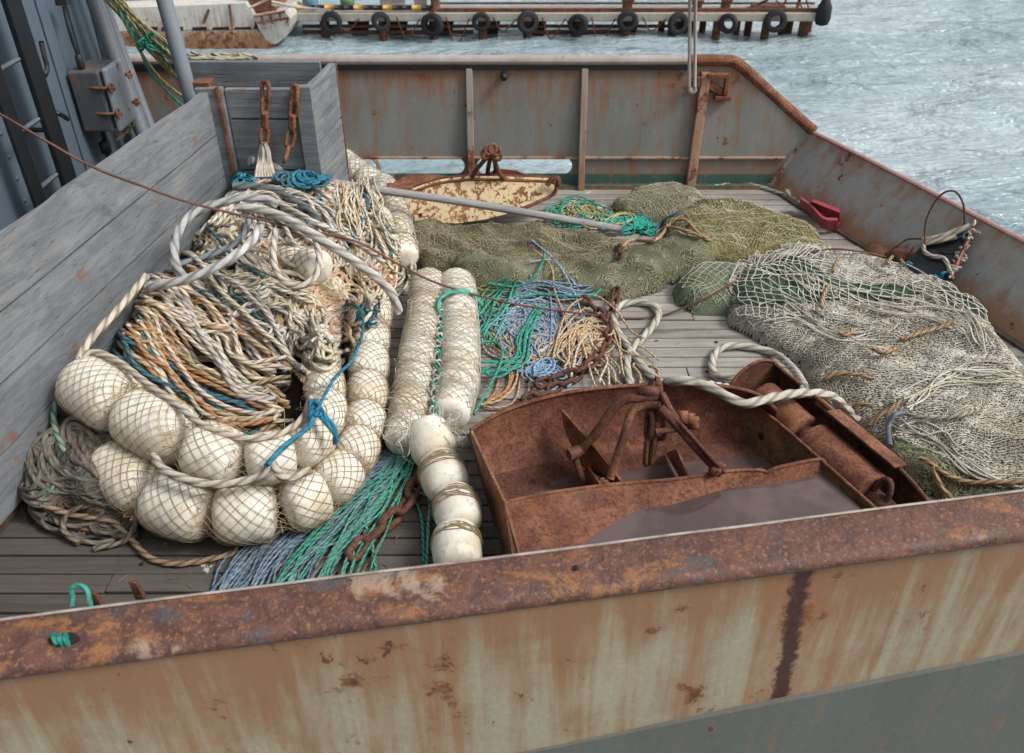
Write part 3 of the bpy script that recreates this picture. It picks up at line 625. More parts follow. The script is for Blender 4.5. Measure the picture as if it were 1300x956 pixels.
for yy_, zz_ in ((ya - .01, zt - .1), (ya - .01, zb + .12), (yb + .01, zt - .1), (yb + .01, zb + .1)):
    mb = MB(); mb.tube(cr([(XB - .10, yy_, zz_), (XB - .02, yy_ - .015, zz_), (XB + .02, yy_, zz_)], .01), .010, 8)
    th = np.linspace(0, 2 * PI, 14, endpoint=False); mb.tube(np.stack([XB + .03 + 0 * th, yy_ + .022 * np.cos(th), zz_ + .022 * np.sin(th)], -1), .006, 6, closed=True)
    mb.lathe((XB + .02, yy_ + .02, zz_ - .01), (1, .2, 0), [(-.01, .001), (-.01, .017), (.014, .017), (.02, .008), (.022, .001)], 8); mb.build('wing_latch', RUST, lk)
mb = MB()
for k in range(7):
    yk = ya + (yb - ya) * (k + .5) / 7; mb.tube(cr([(XB - .02, yk, zb), (XB - .01, yk + .01, zb - .03), (XB - .03, yk - .01, zb - .05 - .01 * (k % 3))], .008), .005, 5)
mb.build('cable_ends', m_plain('cable_ends', (.2, .13, .07), .8), lk)
# vertical pipe and leaning mast pole
mb = MB(); a = atx(116, -10, -2.40); b = atx(184, 178, -2.36); dd = b - a; mb.tube([a - dd * .8, b + dd * .45], .045, 14)
pp = mb.build('standpipe', PIPE_M, boat)
mb = MB(); mb.tube([a - dd * .8 + (-.02, .1, 0), b + dd * .45 + (.03, .1, 0)], .03, 12); mb.build('conduit_pipe', PIPE_M, pp)
mb = MB(); q1 = np.array([-1.875, 4.72, 1.50]); q2 = np.array([-1.80, 4.62, .80]); dd = q2 - q1; mb.tube([q1 - dd * 2.2, q1 - dd, q1, q2, q2 + dd * .8 + np.array([0, 0, -.2])], .042, 16)
mp = mb.build('mast_pole', m_steel('pole_paint', (.20, .225, .26), -4, 6, 0, 0, -.005, stain_shade=(.25, .05, .045), runs=.2), boat)
mb = MB(); mb.tube([q1 - dd * .32, q1 - dd * .30], .0445, 16); mb.build('weld_ring', RUST, mp)
# twin rigging rods with the turnbuckle foot at the brace
mb = MB(); base = aty(880, 110, 5.45); 
for px0, px1 in ((873, 875), (880, 882)):
    lo = aty(px1, 110, 5.45); hi = aty(px0 + 3, -5, 5.35); mb.tube([lo, hi, hi + (hi - lo) * 1.2], .011, 8)
mb.tube(cr([aty(875, 110, 5.45), aty(876, 116, 5.45), aty(882, 116, 5.45), aty(882, 110, 5.45)], .005), .012, 8)
mb.lathe(aty(878, 116, 5.47), (0, 1, 0), [(-.03, .001), (-.03, .014), (.08, .014), (.08, .001)], 8)
mb.build('rigging_rod', m_steel('galvanised_rod', (.34, .31, .28), -4, 6, 0, 0, .05, runs=.2), boat)

# ================================================================== wooden pen
pen = empty('plank_pen', 'weathered grey blue plank pen beside the deckhouse holding the rope pile', 'plank pen')
P0 = np.array([-1.64, 4.45, 0]); P1 = np.array([-2.05, 1.40, 0]); wd = (P1 - P0) / np.linalg.norm(P1 - P0); wn = np.array([-wd[1], wd[0], 0]) * -1
if wn[0] > 0: wn = -wn
Zs = [.0, .06, .30, .54, .78, 1.02]
for a, b in zip(Zs[1:-1], Zs[2:]):
    mb = MB(); n = 60
    for k in range(n):
        pass
    s_ = np.linspace(0, np.linalg.norm(P1 - P0), 90)
    ra = .004 * (vn(s_ * 5, 0 * s_, a * 9) - .5); rb = (.012 if b > 1 else .004) * (vn(s_ * 7, 0 * s_, b * 9) - .5) - .003
    A = P0 + wd * s_[:, None]; lo = A + np.stack([0 * s_, 0 * s_, a + ra + .006], -1); hi = A + np.stack([0 * s_, 0 * s_, b + rb - .002], -1)
    mb.loft(lo, hi, wn * .045); mb.build('side_board', PENW, pen)
mb = MB(); A = P0 + wd * np.linspace(0, np.linalg.norm(P1 - P0), 30)[:, None] + wn * .012
mb.surf([A + (0, 0, .03), A + (0, 0, .98)], wn * .012); mb.build('backing_board', m_plain('seam_brown', (.10, .05, .03), .9, var=.6), pen)
# near cross boards facing the camera (y = 4.48), far cross board, side return
def xboard(x0, x1, y, z0, z1, nm='cross_board', th=.04, m=PENX):
    mb = MB(); mb.box(((x0 + x1) / 2, y + th / 2, (z0 + z1) / 2), (x1 - x0, th, z1 - z0 - .005)); return mb.build(nm, m, pen, bevel=.004)
for a, b in ((.02, .30), (.305, .56), (.565, .86), (.865, 1.03)): xboard(-1.56, -1.18, 4.475, a, b)
for a, b in ((.1, .4), (.405, .70), (.705, .90), (.905, 1.06)): xboard(-1.92, -1.12, 4.90, a, b)
for x0, x1 in ((-1.71, -1.565),): 
    mb = MB(); mb.box(((x0 + x1) / 2, 4.47, .51), (x1 - x0, .045, 1.06)); mb.build('corner_post', PENX, pen, bevel=.004)
mb = MB(); mb.box((-1.13, 4.47, .52), (.09, .05, 1.06)); mb.build('corner_post', PENX, pen, bevel=.004)
r0 = np.array([-1.085, 4.455, 0]); r1 = np.array([-1.035, 4.93, 0])
for a, b in ((.02, .36), (.365, .72), (.725, 1.05)):
    mb = MB(); mb.prism([r0 + (0, 0, a), r1 + (0, 0, a), r1 + (0, 0, b - .006), r0 + (0, 0, b - .006)], (-.04, 0, 0)); mb.build('return_board', PENW, pen, bevel=.004)
for (p_, sx) in (((-1.585, 4.445, .52), .018), ((-1.042, 4.94, .52), .022)):
    mb = MB(); mb.box(p_, (sx, .02, 1.06)); mb.build('edge_iron', RUST, pen, bevel=.002)
mb = MB(); mb.box((-1.68, 4.52, 1.04), (.09, .09, .05)); mb.build('corner_bracket', RUST, pen, bevel=.005)


# ================================================================== far pier
YP = 24.2
pier = empty('far_pier', 'narrow concrete pier on rusty piles across the water', 'pier')
pz = lambda py, y=YP, px=700: float(aty(px, py, y)[2]); pxx = lambda px, py=25, y=YP: float(aty(px, py, y)[0])
CONC = m_steel('pier_concrete', (.40, .36, .31), -3, -1, .2, .0, .02, stain_shade=(.24, .12, .07), second=(.28, .24, .2))
PILE = m_rust('pile_rust', (.10, .035, .02), (.16, .06, .035), (.03, .02, .018), 12)
TYRE = m_plain('tyre_rubber', (.018, .018, .02), .75, var=.4, sc=8)
mb = MB(); z0, z1 = pz(27.5), pz(16.5); x0, x1 = pxx(340), pxx(1042)
mb.box(((x0 + x1) / 2, YP + .45, (z0 + z1) / 2), (x1 - x0, .9, z1 - z0)); mb.build('deck_slab', CONC, pier, bevel=.03)
mb = MB(); mb.box(((pxx(545) + x1) / 2, YP + .15, z1 + .05), (x1 - pxx(545), .12, .09)); mb.box(((pxx(545) + x1) / 2, YP + .75, z1 + .10), (x1 - pxx(545), .06, .05)); mb.build('kerb', PILE, pier)
# striped kerb pipe
stp = np.linspace(pxx(352), pxx(548), 17)
for k in range(16):
    mb = MB(); mb.tube([(stp[k], YP + .1, z1 + .12), (stp[k] + (stp[k + 1] - stp[k]) * (1 if k % 2 else 1), YP + .1, z1 + .12)], .07, 10)
    mb.build('kerb_pipe', m_plain('stripe_yellow', (.62, .36, .06), .6) if k == 2 else bpy.data.materials.get('stripe_yellow') if k % 3 == 2 else BLACKP, pier)
for py, r in ((36, .05), (43.5, .055)):
    mb = MB(); mb.tube([(pxx(380), YP + .25, pz(py)), (pxx(600 if py > 40 else 870), YP + .25, pz(py))], r, 8)
    if py > 40: mb.tube([(pxx(670), YP + .25, pz(py)), (pxx(790), YP + .25, pz(py))], r, 8)
    mb.build('cross_beam', PILE, pier)
pile_x = [(410, .14), (484, .12), (549, .12), (612, .13), (670, .13), (734, .13), (796, .15), (856, .13), (846, .1), (884, .1), (900, .1), (913, .12), (945, .1), (960, .11), (976, .12), (1006, .13), (1014, .1), (1025, .15), (1038, .12)]
for k, (px, r) in enumerate(pile_x):
    mb = MB(); x = pxx(px); y = YP + (.15 if k < 8 or px in (913, 976, 1025) else .7); mb.tube([(x, y, WZ - 1), (x, y, z0 + .01)], r, 12); mb.build('pile', PILE, pier)
for px in (450, 500, 560, 620, 680, 735, 800, 866):   # dark steel webs behind the piles
    mb = MB(); x = pxx(px); mb.prism([(x - .35, YP + .5, z0), (x + .35, YP + .5, z0), (x + .2, YP + .5, WZ - .2), (x - .1, YP + .5, WZ - .2)], (0, .1, 0)); mb.build('pile_web', BLACKP, pier)
for px, hh, wd_ in ((797, .3, .35), (922, .3, .3), (886, .26, .3)):
    mb = MB(); x = pxx(px); mb.box((x, YP + .3, z1 + hh * .5), (wd_ * .7, .3, hh)); mb.box((x, YP + .3, z1 + hh), (wd_, .35, .08)); mb.build('bollard', PILE, pier, bevel=.02)
ordw = ['first', 'second', 'third', 'fourth', 'fifth', 'sixth', 'seventh', 'eighth', 'ninth', 'tenth', 'eleventh']
tp = None
for k, px in enumerate((422, 484, 549, 611, 670, 734, 796, 860, 924, 983)):
    x = pxx(px); z = pz(27.5)
    if tp is None:
        mb = MB(); th = np.linspace(0, 2 * PI, 49)
        prof = [(-.09, .15), (-.10, .19), (-.095, .25), (-.07, .285), (-.045, .29), (-.04, .28), (-.01, .28), (-.005, .29), (.02, .29), (.025, .28), (.05, .285), (.085, .25), (.09, .19), (.08, .15), (.05, .16), (-.06, .16), (-.09, .15)]
        mb.lathe((0, 0, 0), (0, 1, 0), prof, 28); tp = mb.build('tyre_fender', TYRE); o = tp
    else: o = tp.copy(); C.objects.link(o)
    o.location = (x, YP - .12, z + .05 * math.sin(k * 2.3)); o.rotation_euler = (.12 * math.sin(k * 5.3), k * .7, .45 * math.sin(k * 2.1)); o.scale = (1 + .1 * math.sin(k * 3.7), 1 + .2 * math.sin(k * 4.1), 1 + .13 * math.cos(k * 2.9))
    tag(o, 'black tyre fender, %s of ten along the pier counting from the moored hull' % ordw[k], 'tyre', 'tyre fenders hung on the far pier')
mb = MB(); x = pxx(1043); mb.lathe((x + .02, YP, pz(33)), (0, 0, 1), [(0, .02), (.05, .17), (.2, .22), (.5, .2), (.72, .1), (.78, .05), (1.0, .05), (1.0, .001)], 14); tag(mb.build('rubber_fender', TYRE), 'black rubber fender hanging on the outer corner of the pier', 'fender')
mb = MB()
for a, b, r in (((1010, 16), (1017, -6), .05), ((1020, 16), (1012, -6), .02), ((990, 16), (1000, -4), .03), ((1000, 14), (985, 0), .02), ((1028, 15), (1022, -6), .02), ((940, 14), (975, 0), .035)):
    mb.tube([aty(*a, YP + .5), aty(*b, YP + .5)], r, 6)
mb.box(aty(975, 9, YP + .5), (.9, .4, .12)); tag(mb.build('pier_davit', PILE), 'rusty bracing frame standing at the outer end of the pier', 'davit')
# barrels and boxes at the shore end of the pier
for k, (px, py, r, h, col, lab) in enumerate(((395, 12, .22, .35, (.12, .3, .42), 'blue drum standing on the shore end of the pier'), (442, 12, .2, .3, (.12, .22, .1), 'dark green drum on the pier behind the striped kerb'))):
    mb = MB(); c = aty(px, py, YP + .6); c[2] = z1; mb.lathe(c, (0, 0, 1), [(0, .001), (0, r), (.02, r * 1.03), (h * .5, r), (h * .5 + .02, r * 1.04), (h, r), (h, .001)], 18)
    tag(mb.build('drum', m_plain('drum_paint_%s' % ('blue', 'green')[k], col, .5)), lab, 'drum')
for k, (px, w_, lab) in enumerate(((500, .7, 'pale crate between the drums and the post on the pier'), (535, .35, 'narrow pale crate beside the rusty post on the pier'))):
    mb = MB(); c = aty(px, 10, YP + .5); mb.box((c[0], c[1], z1 + .14), (w_, .4, .28)); mb.box((c[0], c[1], z1 + .29), (w_ + .06, .46, .03))
    tag(mb.build('crate', m_plain('crate_pale', (.5, .47, .45), .7) if k == 0 else bpy.data.materials['crate_pale'], bevel=.01), lab, 'crate')
mb = MB(); c = aty(553, 12, YP + .2); mb.tube([(c[0], c[1], z1), (c[0], c[1], z1 + .8)], .13, 10); tag(mb.build('mooring_post', PILE), 'rusty round post rising from the pier behind the third tyre', 'post')

# ================================================================== moored rusty hull, upper left
YH = 23.4
mboat = empty('moored_boat', 'rust streaked white hull moored beyond the near boat', 'boat')
hq = lambda px, py, y=YH: aty(px, py, y)
WHITE_R = m_steel('moored_white_paint', (.62, .60, .56), -3, -1, .0, .1, .04, stain_shade=(.33, .13, .055), runs=1.0)
BEIGE_R = m_steel('moored_lower_paint', (.42, .37, .27), -3.6, -2.5, .2, .3, .14, stain_shade=(.30, .11, .045))
mb = MB(); mb.prism([hq(60, 44), hq(325, 38), hq(334, 48), hq(345, 58), hq(345, 80), hq(60, 84)], (0, 3.0, 0)); mb.build('hull', BEIGE_R, mboat)
mb = MB(); mb.prism([hq(60, 14, YH + .08), hq(312, 4, YH + .08), hq(324, 22, YH + .08), hq(322, 36.5, YH + .08), hq(60, 42, YH + .08)], (0, 2.6, 0)); mb.build('upper_hull', WHITE_R, mboat)
mb = MB()
for a, b in ((176, 200), (205, 232), (244, 262), (270, 290), (298, 318)): mb.prism([hq(a, 35, YH + .05), hq(b, 34.3, YH + .05), hq(b, 38.2, YH + .05), hq(a, 39.2, YH + .05)], (0, .2, 0))
mb.build('scupper_row', BLACKP, mboat)
mb = MB(); pts = [(322, 21), (362, 15), (369, 24), (368, 36), (362, 48), (350, 56), (340, 55), (331, 44)]
mb.prism([hq(x, y, YH - .05 + .02 * k) for k, (x, y) in enumerate(pts)], (0, 2.2, 0)); tr = mb.build('transom', m_steel('transom_paint', (.55, .53, .5), -3.6, -2.3, .0, .0, .1, stain_shade=(.34, .13, .05)), mboat)
mb = MB()
for a, b in (((326, 29), (367, 23)), ((332, 21), (336, 33)), ((343, 19), (346, 30)), ((355, 17), (357, 27)), ((322, 21), (362, 15))): mb.tube([hq(*a, YH - .1), hq(*b, YH - .1)], .03, 6)
mb.build('transom_rib', RUST, tr)
mb = MB(); mb.prism([hq(314, 14, YH + .3), hq(352, 16, YH + .3), hq(344, 0, YH + .3), (hq(340, -30, YH + .3)), hq(318, -30, YH + .3)], (0, 1.5, 0)); mb.build('stern_gallows', RUST, mboat)
mb = MB(); mb.box(hq(225, 4, YH + 1.4), (3.5, .8, .5)); mb.build('deck_cargo', m_plain('teal_cover', (.06, .22, .24), .6, var=.5, sc=4), mboat, bevel=.05)
for a, b in (((312, 12), (345, -3)), ((345, 2), (400, 14)), ((345, 6), (420, 13))):
    mb = MB(); mb.tube([hq(*a, YH + .1), hq(*b, YH + .1)], .03, 6); mb.build('boom', m_plain('boom_paint', (.5, .46, .4), .7) if a[0] == 312 else bpy.data.materials['boom_paint'], mboat)
mb = MB(); mb.tube(cr([hq(265, 12, YH + .02), hq(262, 20, YH + .02), hq(258, 30, YH + .02)], .1), .035, 6); mb.build('rust_ridge', RUST, mboat)
mb = MB(); mb.tube([hq(291, 6, YH + .02), hq(295, 36, YH + .02)], .03, 6); mb.build('rust_ridge', RUST, mboat)

for k, px in enumerate((440, 517, 580, 640, 702, 765, 830)):
    mb = MB(); a = aty(px - 14, 22, YP - .05); b = aty(px + 16, 24, YP - .05); P = np.array([a, (a * .6 + b * .4) - (0, 0, .35 + .2 * (k % 3)), b]); mb.tube(cr(P, .05), .02, 5); mb.build('hanging_line', PILE, pier)
# ================================================================== nets
def heap_mesh(name, hp, mat, label, cat='net', step=.014, group=None, kind=None, bump=.0):
    x0, y0 = hp.poly.min(0) - .1; x1, y1 = hp.poly.max(0) + .1
    gx = np.arange(x0, x1, step); gy = np.arange(y0, y1, step); X, Y = np.meshgrid(gx, gy, indexing='ij')
    D = hp.sd(X, Y); H = hp.h(X, Y) + bump * (fbm(X * 28, Y * 28, hp.seed + 2, 3) - .5) * np.clip(D / .05, 0, 1)
    # nets that overlap: keep this one's own height (the layers meet inside each other only as cloth does)
    nx, ny = X.shape; keep = (D > -step)
    V = np.stack([X, Y, np.where(D > 0, H, 0) + .002], -1).reshape(-1, 3)
    i = np.arange(nx - 1)[:, None]; j = np.arange(ny - 1)[None, :]
    K = keep[:-1, :-1] & keep[1:, :-1] & keep[1:, 1:] & keep[:-1, 1:]
    Fq = np.stack([i * ny + j, (i + 1) * ny + j, (i + 1) * ny + j + 1, i * ny + j + 1], -1)[K]
    used = np.unique(Fq); mp_ = -np.ones(len(V), int); mp_[used] = np.arange(len(used))
    mb = MB(); mb.add(V[used], mp_[Fq], smooth=True); o = mb.build(name, mat)
    return tag(o, label, cat, group, kind)
def strands(hp, cx, cy, r, cols, warp=.12, ws=3.0, off=.004, rough=.004, ang=0., mask=None, seed=0, jit=.15, sides=3, fold=0.0):
    """a real knotted diamond mesh laid over the heap, gathered by a warp"""
    c = hp.poly.mean(0); R = np.abs(hp.poly - c).max() * 1.5
    rows = int(2 * R / cy); cols_n = int(2 * R / cx); mb = MB(); ca, sa = math.cos(ang), math.sin(ang)
    ii = np.arange(cols_n * 2)
    for j in range(rows * 2):
        u = ii * cx / 2 - R; v = (j * .5) * cy + ((ii + j) % 2) * cy * .5 - R
        jr = np.random.default_rng(seed * 1000 + 17); 
        ju = (_h(ii, (j + ((ii + j) % 2)), seed + .3) - .5) * cx * jit * 2; jv = (_h(ii, (j + ((ii + j) % 2)), seed + .7) - .5) * cy * jit * 2
        u = u + ju; v = v + jv
        x = c[0] + u * ca - v * sa; y = c[1] + u * sa + v * ca
        wx = (fbm(x * ws, y * ws, seed + 1, 3) - .5) * 2 * warp; wy = (fbm(x * ws, y * ws, seed + 2, 3) - .5) * 2 * warp
        x = x + wx; y = y + wy
        D = hp.sd(x, y); k = D > .0
        if mask is not None: k &= mask(x, y)
        z = Hs(x, y) + off + rough * _h(ii, j, seed + 5) * 2
        if fold: z = z + fold * np.abs(vn(x * 9 + y * 4, y * 9, seed + 3) - .5)
        P = np.stack([x, y, z], -1)
        run = []
        for q in range(len(ii)):
            if k[q]: run.append(q)
            if (not k[q] or q == len(ii) - 1) and run:
                if len(run) > 1:
                    S = P[run]; M_ = (S[:-1] + S[1:]) / 2; M_[:, 2] -= r * .2
                    T = np.empty((len(S) * 2 - 1, 3)); T[0::2] = S; T[1::2] = M_
                    rr = np.full(len(T), r); rr[0::2] = r * 1.5
                    mb.tube(T, rr, sides, col=cols[(j * 7 + q) % len(cols)], cap=False)
                run = []
    return mb
GRN, OLV = m_netcloth('green_net_cloth', (.185, .185, .11), (.30, .29, .185), 75), m_netcloth('olive_net_cloth', (.20, .185, .11), (.33, .305, .19), 70, rot=1.1)
BRN = m_netcloth('brown_net_cloth', (.16, .14, .085), (.29, .255, .165), 75, (.02, .018, .01), .2)
YEL = m_netcloth('yellow_net_cloth', (.19, .165, .065), (.29, .25, .12), 75, (.03, .03, .01), .9)
PGR = m_netcloth('pale_green_net_cloth', (.15, .19, .12), (.23, .27, .18), 80, (.03, .05, .03))
DGR = m_netcloth('dark_green_net_cloth', (.055, .09, .055), (.10, .145, .09), 100, (.02, .035, .025), .4)
WHB = m_plain('matted_twine', (.36, .34, .29), .9, var=.55, sc=30, bump=.9)
WHC = [(.58, .56, .50), (.52, .49, .42), (.64, .62, .57), (.43, .40, .33), (.49, .45, .37)]
def net(name, hp, mat, label, specs, **k):
    o = heap_mesh(name, hp, mat, label, bump=.012, **k)
    for nm, args in specs:
        s = strands(hp, **args).build(nm, TWINE, o)
    return o
net('fishing_net', heap_brown, BRN, 'brown green fine mesh net heaped under the grey wooden pole', [('twine', dict(cx=.020, cy=.034, r=.0011, cols=[(.34, .30, .19), (.25, .23, .14), (.42, .37, .25)], warp=.13, ws=4, off=.004, rough=.005, seed=3, jit=.3))])
net('fishing_net', heap_roll, GRN, 'green fine mesh net rolled out in front of the pole end', [])
net('fishing_net', heap_olive, OLV, 'small olive net mound at the far end of the deck', [('twine', dict(cx=.025, cy=.035, r=.0014, cols=[(.36, .34, .22), (.44, .42, .33)], warp=.12, ws=4, off=.004, rough=.004, seed=7, jit=.25))])
net('fishing_net', heap_yellow, YEL, 'yellow olive net bunched between the small mound and the white net', [('twine', dict(cx=.024, cy=.034, r=.0014, cols=[(.36, .31, .13), (.44, .40, .28), (.30, .28, .16), (.55, .5, .42)], warp=.12, ws=4, off=.004, rough=.005, seed=9, jit=.25))])
net('fishing_net', heap_pale, PGR, 'pale green net under thin white mesh on bare planks', [('white_mesh', dict(cx=.045, cy=.062, r=.0019, cols=[(.48, .45, .36), (.55, .52, .44)], warp=.10, ws=3, off=.006, rough=.002, seed=11, jit=.12, sides=4))])
def openz(x, y):     # where the green net shows through open meshes
    a = fbm(x * 1.6 + 4, y * 1.6, 55, 2); p = at(985, 385)[:2]; q = at(1235, 405)[:2]; s_ = at(1110, 400)[:2]
    g = np.exp(-((x - p[0])**2 + (y - p[1])**2) / .10) + .9 * np.exp(-((x - q[0])**2 + (y - q[1])**2) / .05) + .7 * np.exp(-((x - s_[0])**2 / .06 + (y - s_[1])**2 / .012))
    return g + (a - .5) * .6
big = heap_mesh('trawl_net', heap_white, WHB, 'large white knotted net spread over the right side of the deck', bump=.03)
class _G: pass
strands(heap_white, cx=.0145, cy=.036, r=.0023, cols=WHC, warp=.12, ws=3.0, off=.007, rough=.003, ang=.9, mask=lambda x, y: openz(x, y) < .55, seed=21, jit=.20, sides=4, fold=.02).build('dense_mesh', TWINE, big)
strands(heap_white, cx=.040, cy=.0155, r=.0021, cols=WHC, warp=.14, ws=4.0, off=.002, rough=.003, ang=.5, mask=lambda x, y: openz(x, y) < .62, seed=23, jit=.25, sides=3, fold=.02).build('dense_mesh', TWINE, big)
strands(heap_white, cx=.050, cy=.072, r=.0026, cols=WHC[:3], warp=.16, ws=2.2, off=.024, rough=.004, ang=.35, mask=lambda x, y: openz(x, y) > .18, seed=25, jit=.15, sides=5, fold=.03).build('open_mesh', TWINE, big)
# the green net that shows through
gx = np.arange(heap_white.poly[:, 0].min(), heap_white.poly[:, 0].max(), .014); gy = np.arange(heap_white.poly[:, 1].min(), heap_white.poly[:, 1].max(), .014)
X, Y = np.meshgrid(gx, gy, indexing='ij'); K = (openz(X, Y) > .42) & (heap_white.sd(X, Y) > .03)
K = K[:-1, :-1] & K[1:, :-1] & K[1:, 1:] & K[:-1, 1:]; nx, ny = X.shape; i = np.arange(nx - 1)[:, None]; j = np.arange(ny - 1)[None, :]
Fq = np.stack([i * ny + j, (i + 1) * ny + j, (i + 1) * ny + j + 1, i * ny + j + 1], -1)[K]
V = np.stack([X, Y, Hs(X, Y) + .021 + .01 * (fbm(X * 12, Y * 12, 3) - .5)], -1).reshape(-1, 3); used = np.unique(Fq); mpp = -np.ones(len(V), int); mpp[used] = np.arange(len(used))
mb = MB(); mb.add(V[used], mpp[Fq], smooth=True); tag(mb.build('green_net', DGR), 'dark green fine net showing through open meshes of the white net', 'net')
net('fishing_net', heap_small, GRN, 'small green net roll squeezed between white net and rusty trawl door', [('twine', dict(cx=.02, cy=.03, r=.001, cols=[(.16, .2, .1), (.24, .27, .16)], warp=.12, ws=4, off=.005, rough=.006, seed=31, jit=.3))])

# ================================================================== ropes
CREAM, TAN, ORG, GW, TEAL, BLUE, LBL, GREEN, YEL_, DGY, PEACH = (.64, .56, .44), (.50, .37, .23), (.42, .22, .10), (.58, .55, .49), (.06, .17, .21), (.03, .21, .30), (.25, .36, .48), (.05, .32, .24), (.42, .36, .11), (.20, .18, .16), (.52, .36, .22)
def strand_px(mb, pts, r, col, off=0., jitter=0., seed=0, twist=0, sides=7, step=.018, z=None, sag=1.0):
    P2 = crp([p[:2] for p in pts], max(8, int(sum(np.hypot(*(np.array(b[:2]) - np.array(a[:2]))) for a, b in zip(pts[:-1], pts[1:])) / 5)))
    n = len(P2); t = np.linspace(0, 1, n)
    if jitter:
        P2 = P2 + jitter * np.stack([vn(t * 5 + seed, 0 * t, seed) - .5, vn(t * 5 + seed, 0 * t, seed + 3) - .5], -1) * 2
    if len(pts[0]) > 2: o = np.interp(t, np.linspace(0, 1, len(pts)), [p[2] for p in pts])
    else: o = 0
    P = on(P2[:, 0], P2[:, 1]); P[:, 2] += r + off + o
    # smooth the height so ropes bridge hollows
    for _ in range(int(3 * sag)): P[1:-1] = (P[:-2] + 2 * P[1:-1] + P[2:]) / 4
    P = cr(P, step if not twist else r * .45)
    mb.tube(P, r, sides if not twist else 12, col=col, twist=twist)
def var(c, k=.12):
    f = 1 + rng.uniform(-k, k); return tuple(max(.005, min(1, q * f * (1 + rng.uniform(-.05, .05)))) for q in c)
def bundle(name, label, pts, n, width, r, cols, jit=8, twist=0, layers=3, cat='rope', mat=None, group=None, cross=.35, ragged=.08, parent=None, mb=None, off=0.):
    """n ropes laid side by side along a centre line given on the surface"""
    own = mb is None; mb = mb or MB(); pts = np.array([p[:2] for p in pts], float)
    C2 = crp(pts, 24); T = np.gradient(C2, axis=0); T /= np.linalg.norm(T, axis=1)[:, None]; N = np.stack([-T[:, 1], T[:, 0]], -1)
    wd_ = np.interp(np.linspace(0, 1, 24), np.linspace(0, 1, len(width)), width) if isinstance(width, (list, tuple)) else np.full(24, width)
    for k in range(n):
        a = rng.uniform(-.5, .5); b = a + rng.normal(0, cross); t = np.linspace(0, 1, 24)
        w_ = a * (1 - t) + b * t + .35 * cross * (vn(t * 3 + k * 9, 0 * t, k) - .5) * 2; w_ = np.clip(w_, -.62, .62)
        i0 = int(rng.uniform(0, ragged) * 24); i1 = 24 - int(rng.uniform(0, ragged) * 24)
        Q = (C2 + N * (w_ * wd_)[:, None])[i0:i1]
        c = cols[int(rng.integers(len(cols)))]
        strand_px(mb, Q[::2], r * rng.uniform(.85, 1.15), var(c), off=off + rng.integers(0, layers) * r * 1.6, jitter=jit, seed=k * 3.1 + len(name), twist=twist)
    if own:
        o = mb.build(name, mat or ROPE, parent)
        if parent is None: tag(o, label, cat, group)
        return o
def tangle(name, label, cx, cy, rx, ry, n, r, cols, loops=2.2, mb=None, off=0., layers=5, ang=0, cat='rope', group=None, jit=6, sm=.35):
    own = mb is None; mb = mb or MB()
    for k in range(n):
        t = np.linspace(0, loops * 2 * PI, int(14 * loops)); ph = rng.uniform(0, 2 * PI); e = rng.uniform(.25, 1); s1 = rng.uniform(sm, 1)
        ox, oy = rng.normal(0, .38, 2)
        a = s1 * np.cos(t + ph) * (1 + .25 * np.sin(t * .37 + k)); b = s1 * e * np.sin(t + ph) * (1 + .25 * np.cos(t * .29 + k))
        q = rng.uniform(0, PI); X_ = (a * math.cos(q) - b * math.sin(q)) * .62 + ox * .6 + .12 * t / t[-1]; Y_ = (a * math.sin(q) + b * math.cos(q)) * .62 + oy * .6
        m = np.maximum(1, np.hypot(X_, Y_)); X_ /= m; Y_ /= m
        ca, sa = math.cos(ang), math.sin(ang)
        px = cx + rx * X_ * ca - ry * Y_ * sa; py = cy + rx * X_ * sa + ry * Y_ * ca
        c = cols[int(rng.integers(len(cols)))]
        strand_px(mb, np.stack([px, py], -1), r * rng.uniform(.85, 1.15), var(c), off=off + rng.uniform(0, layers) * r, jitter=jit, seed=k * 1.7 + cx)
    if own: return tag(mb.build(name, ROPE), label, cat, group)
def single3(name, label, pts, r, col, mat=None):
    mb = MB(); mb.tube(cr([at(*p) for p in pts], r * .45), r, 12, col=col, twist=2.2); return tag(mb.build(name, mat or GEO), label, 'rope')
def single(name, label, pts, r, col, twist=2.2, off=0., cat='rope', parent=None, group=None, mat=None, jit=2):
    mb = MB(); strand_px(mb, pts, r, col, off=off, jitter=jit, seed=pts[0][0] * .13, twist=twist)
    o = mb.build(name, mat or GEO, parent)
    return tag(o, label, cat, group) if parent is None else o

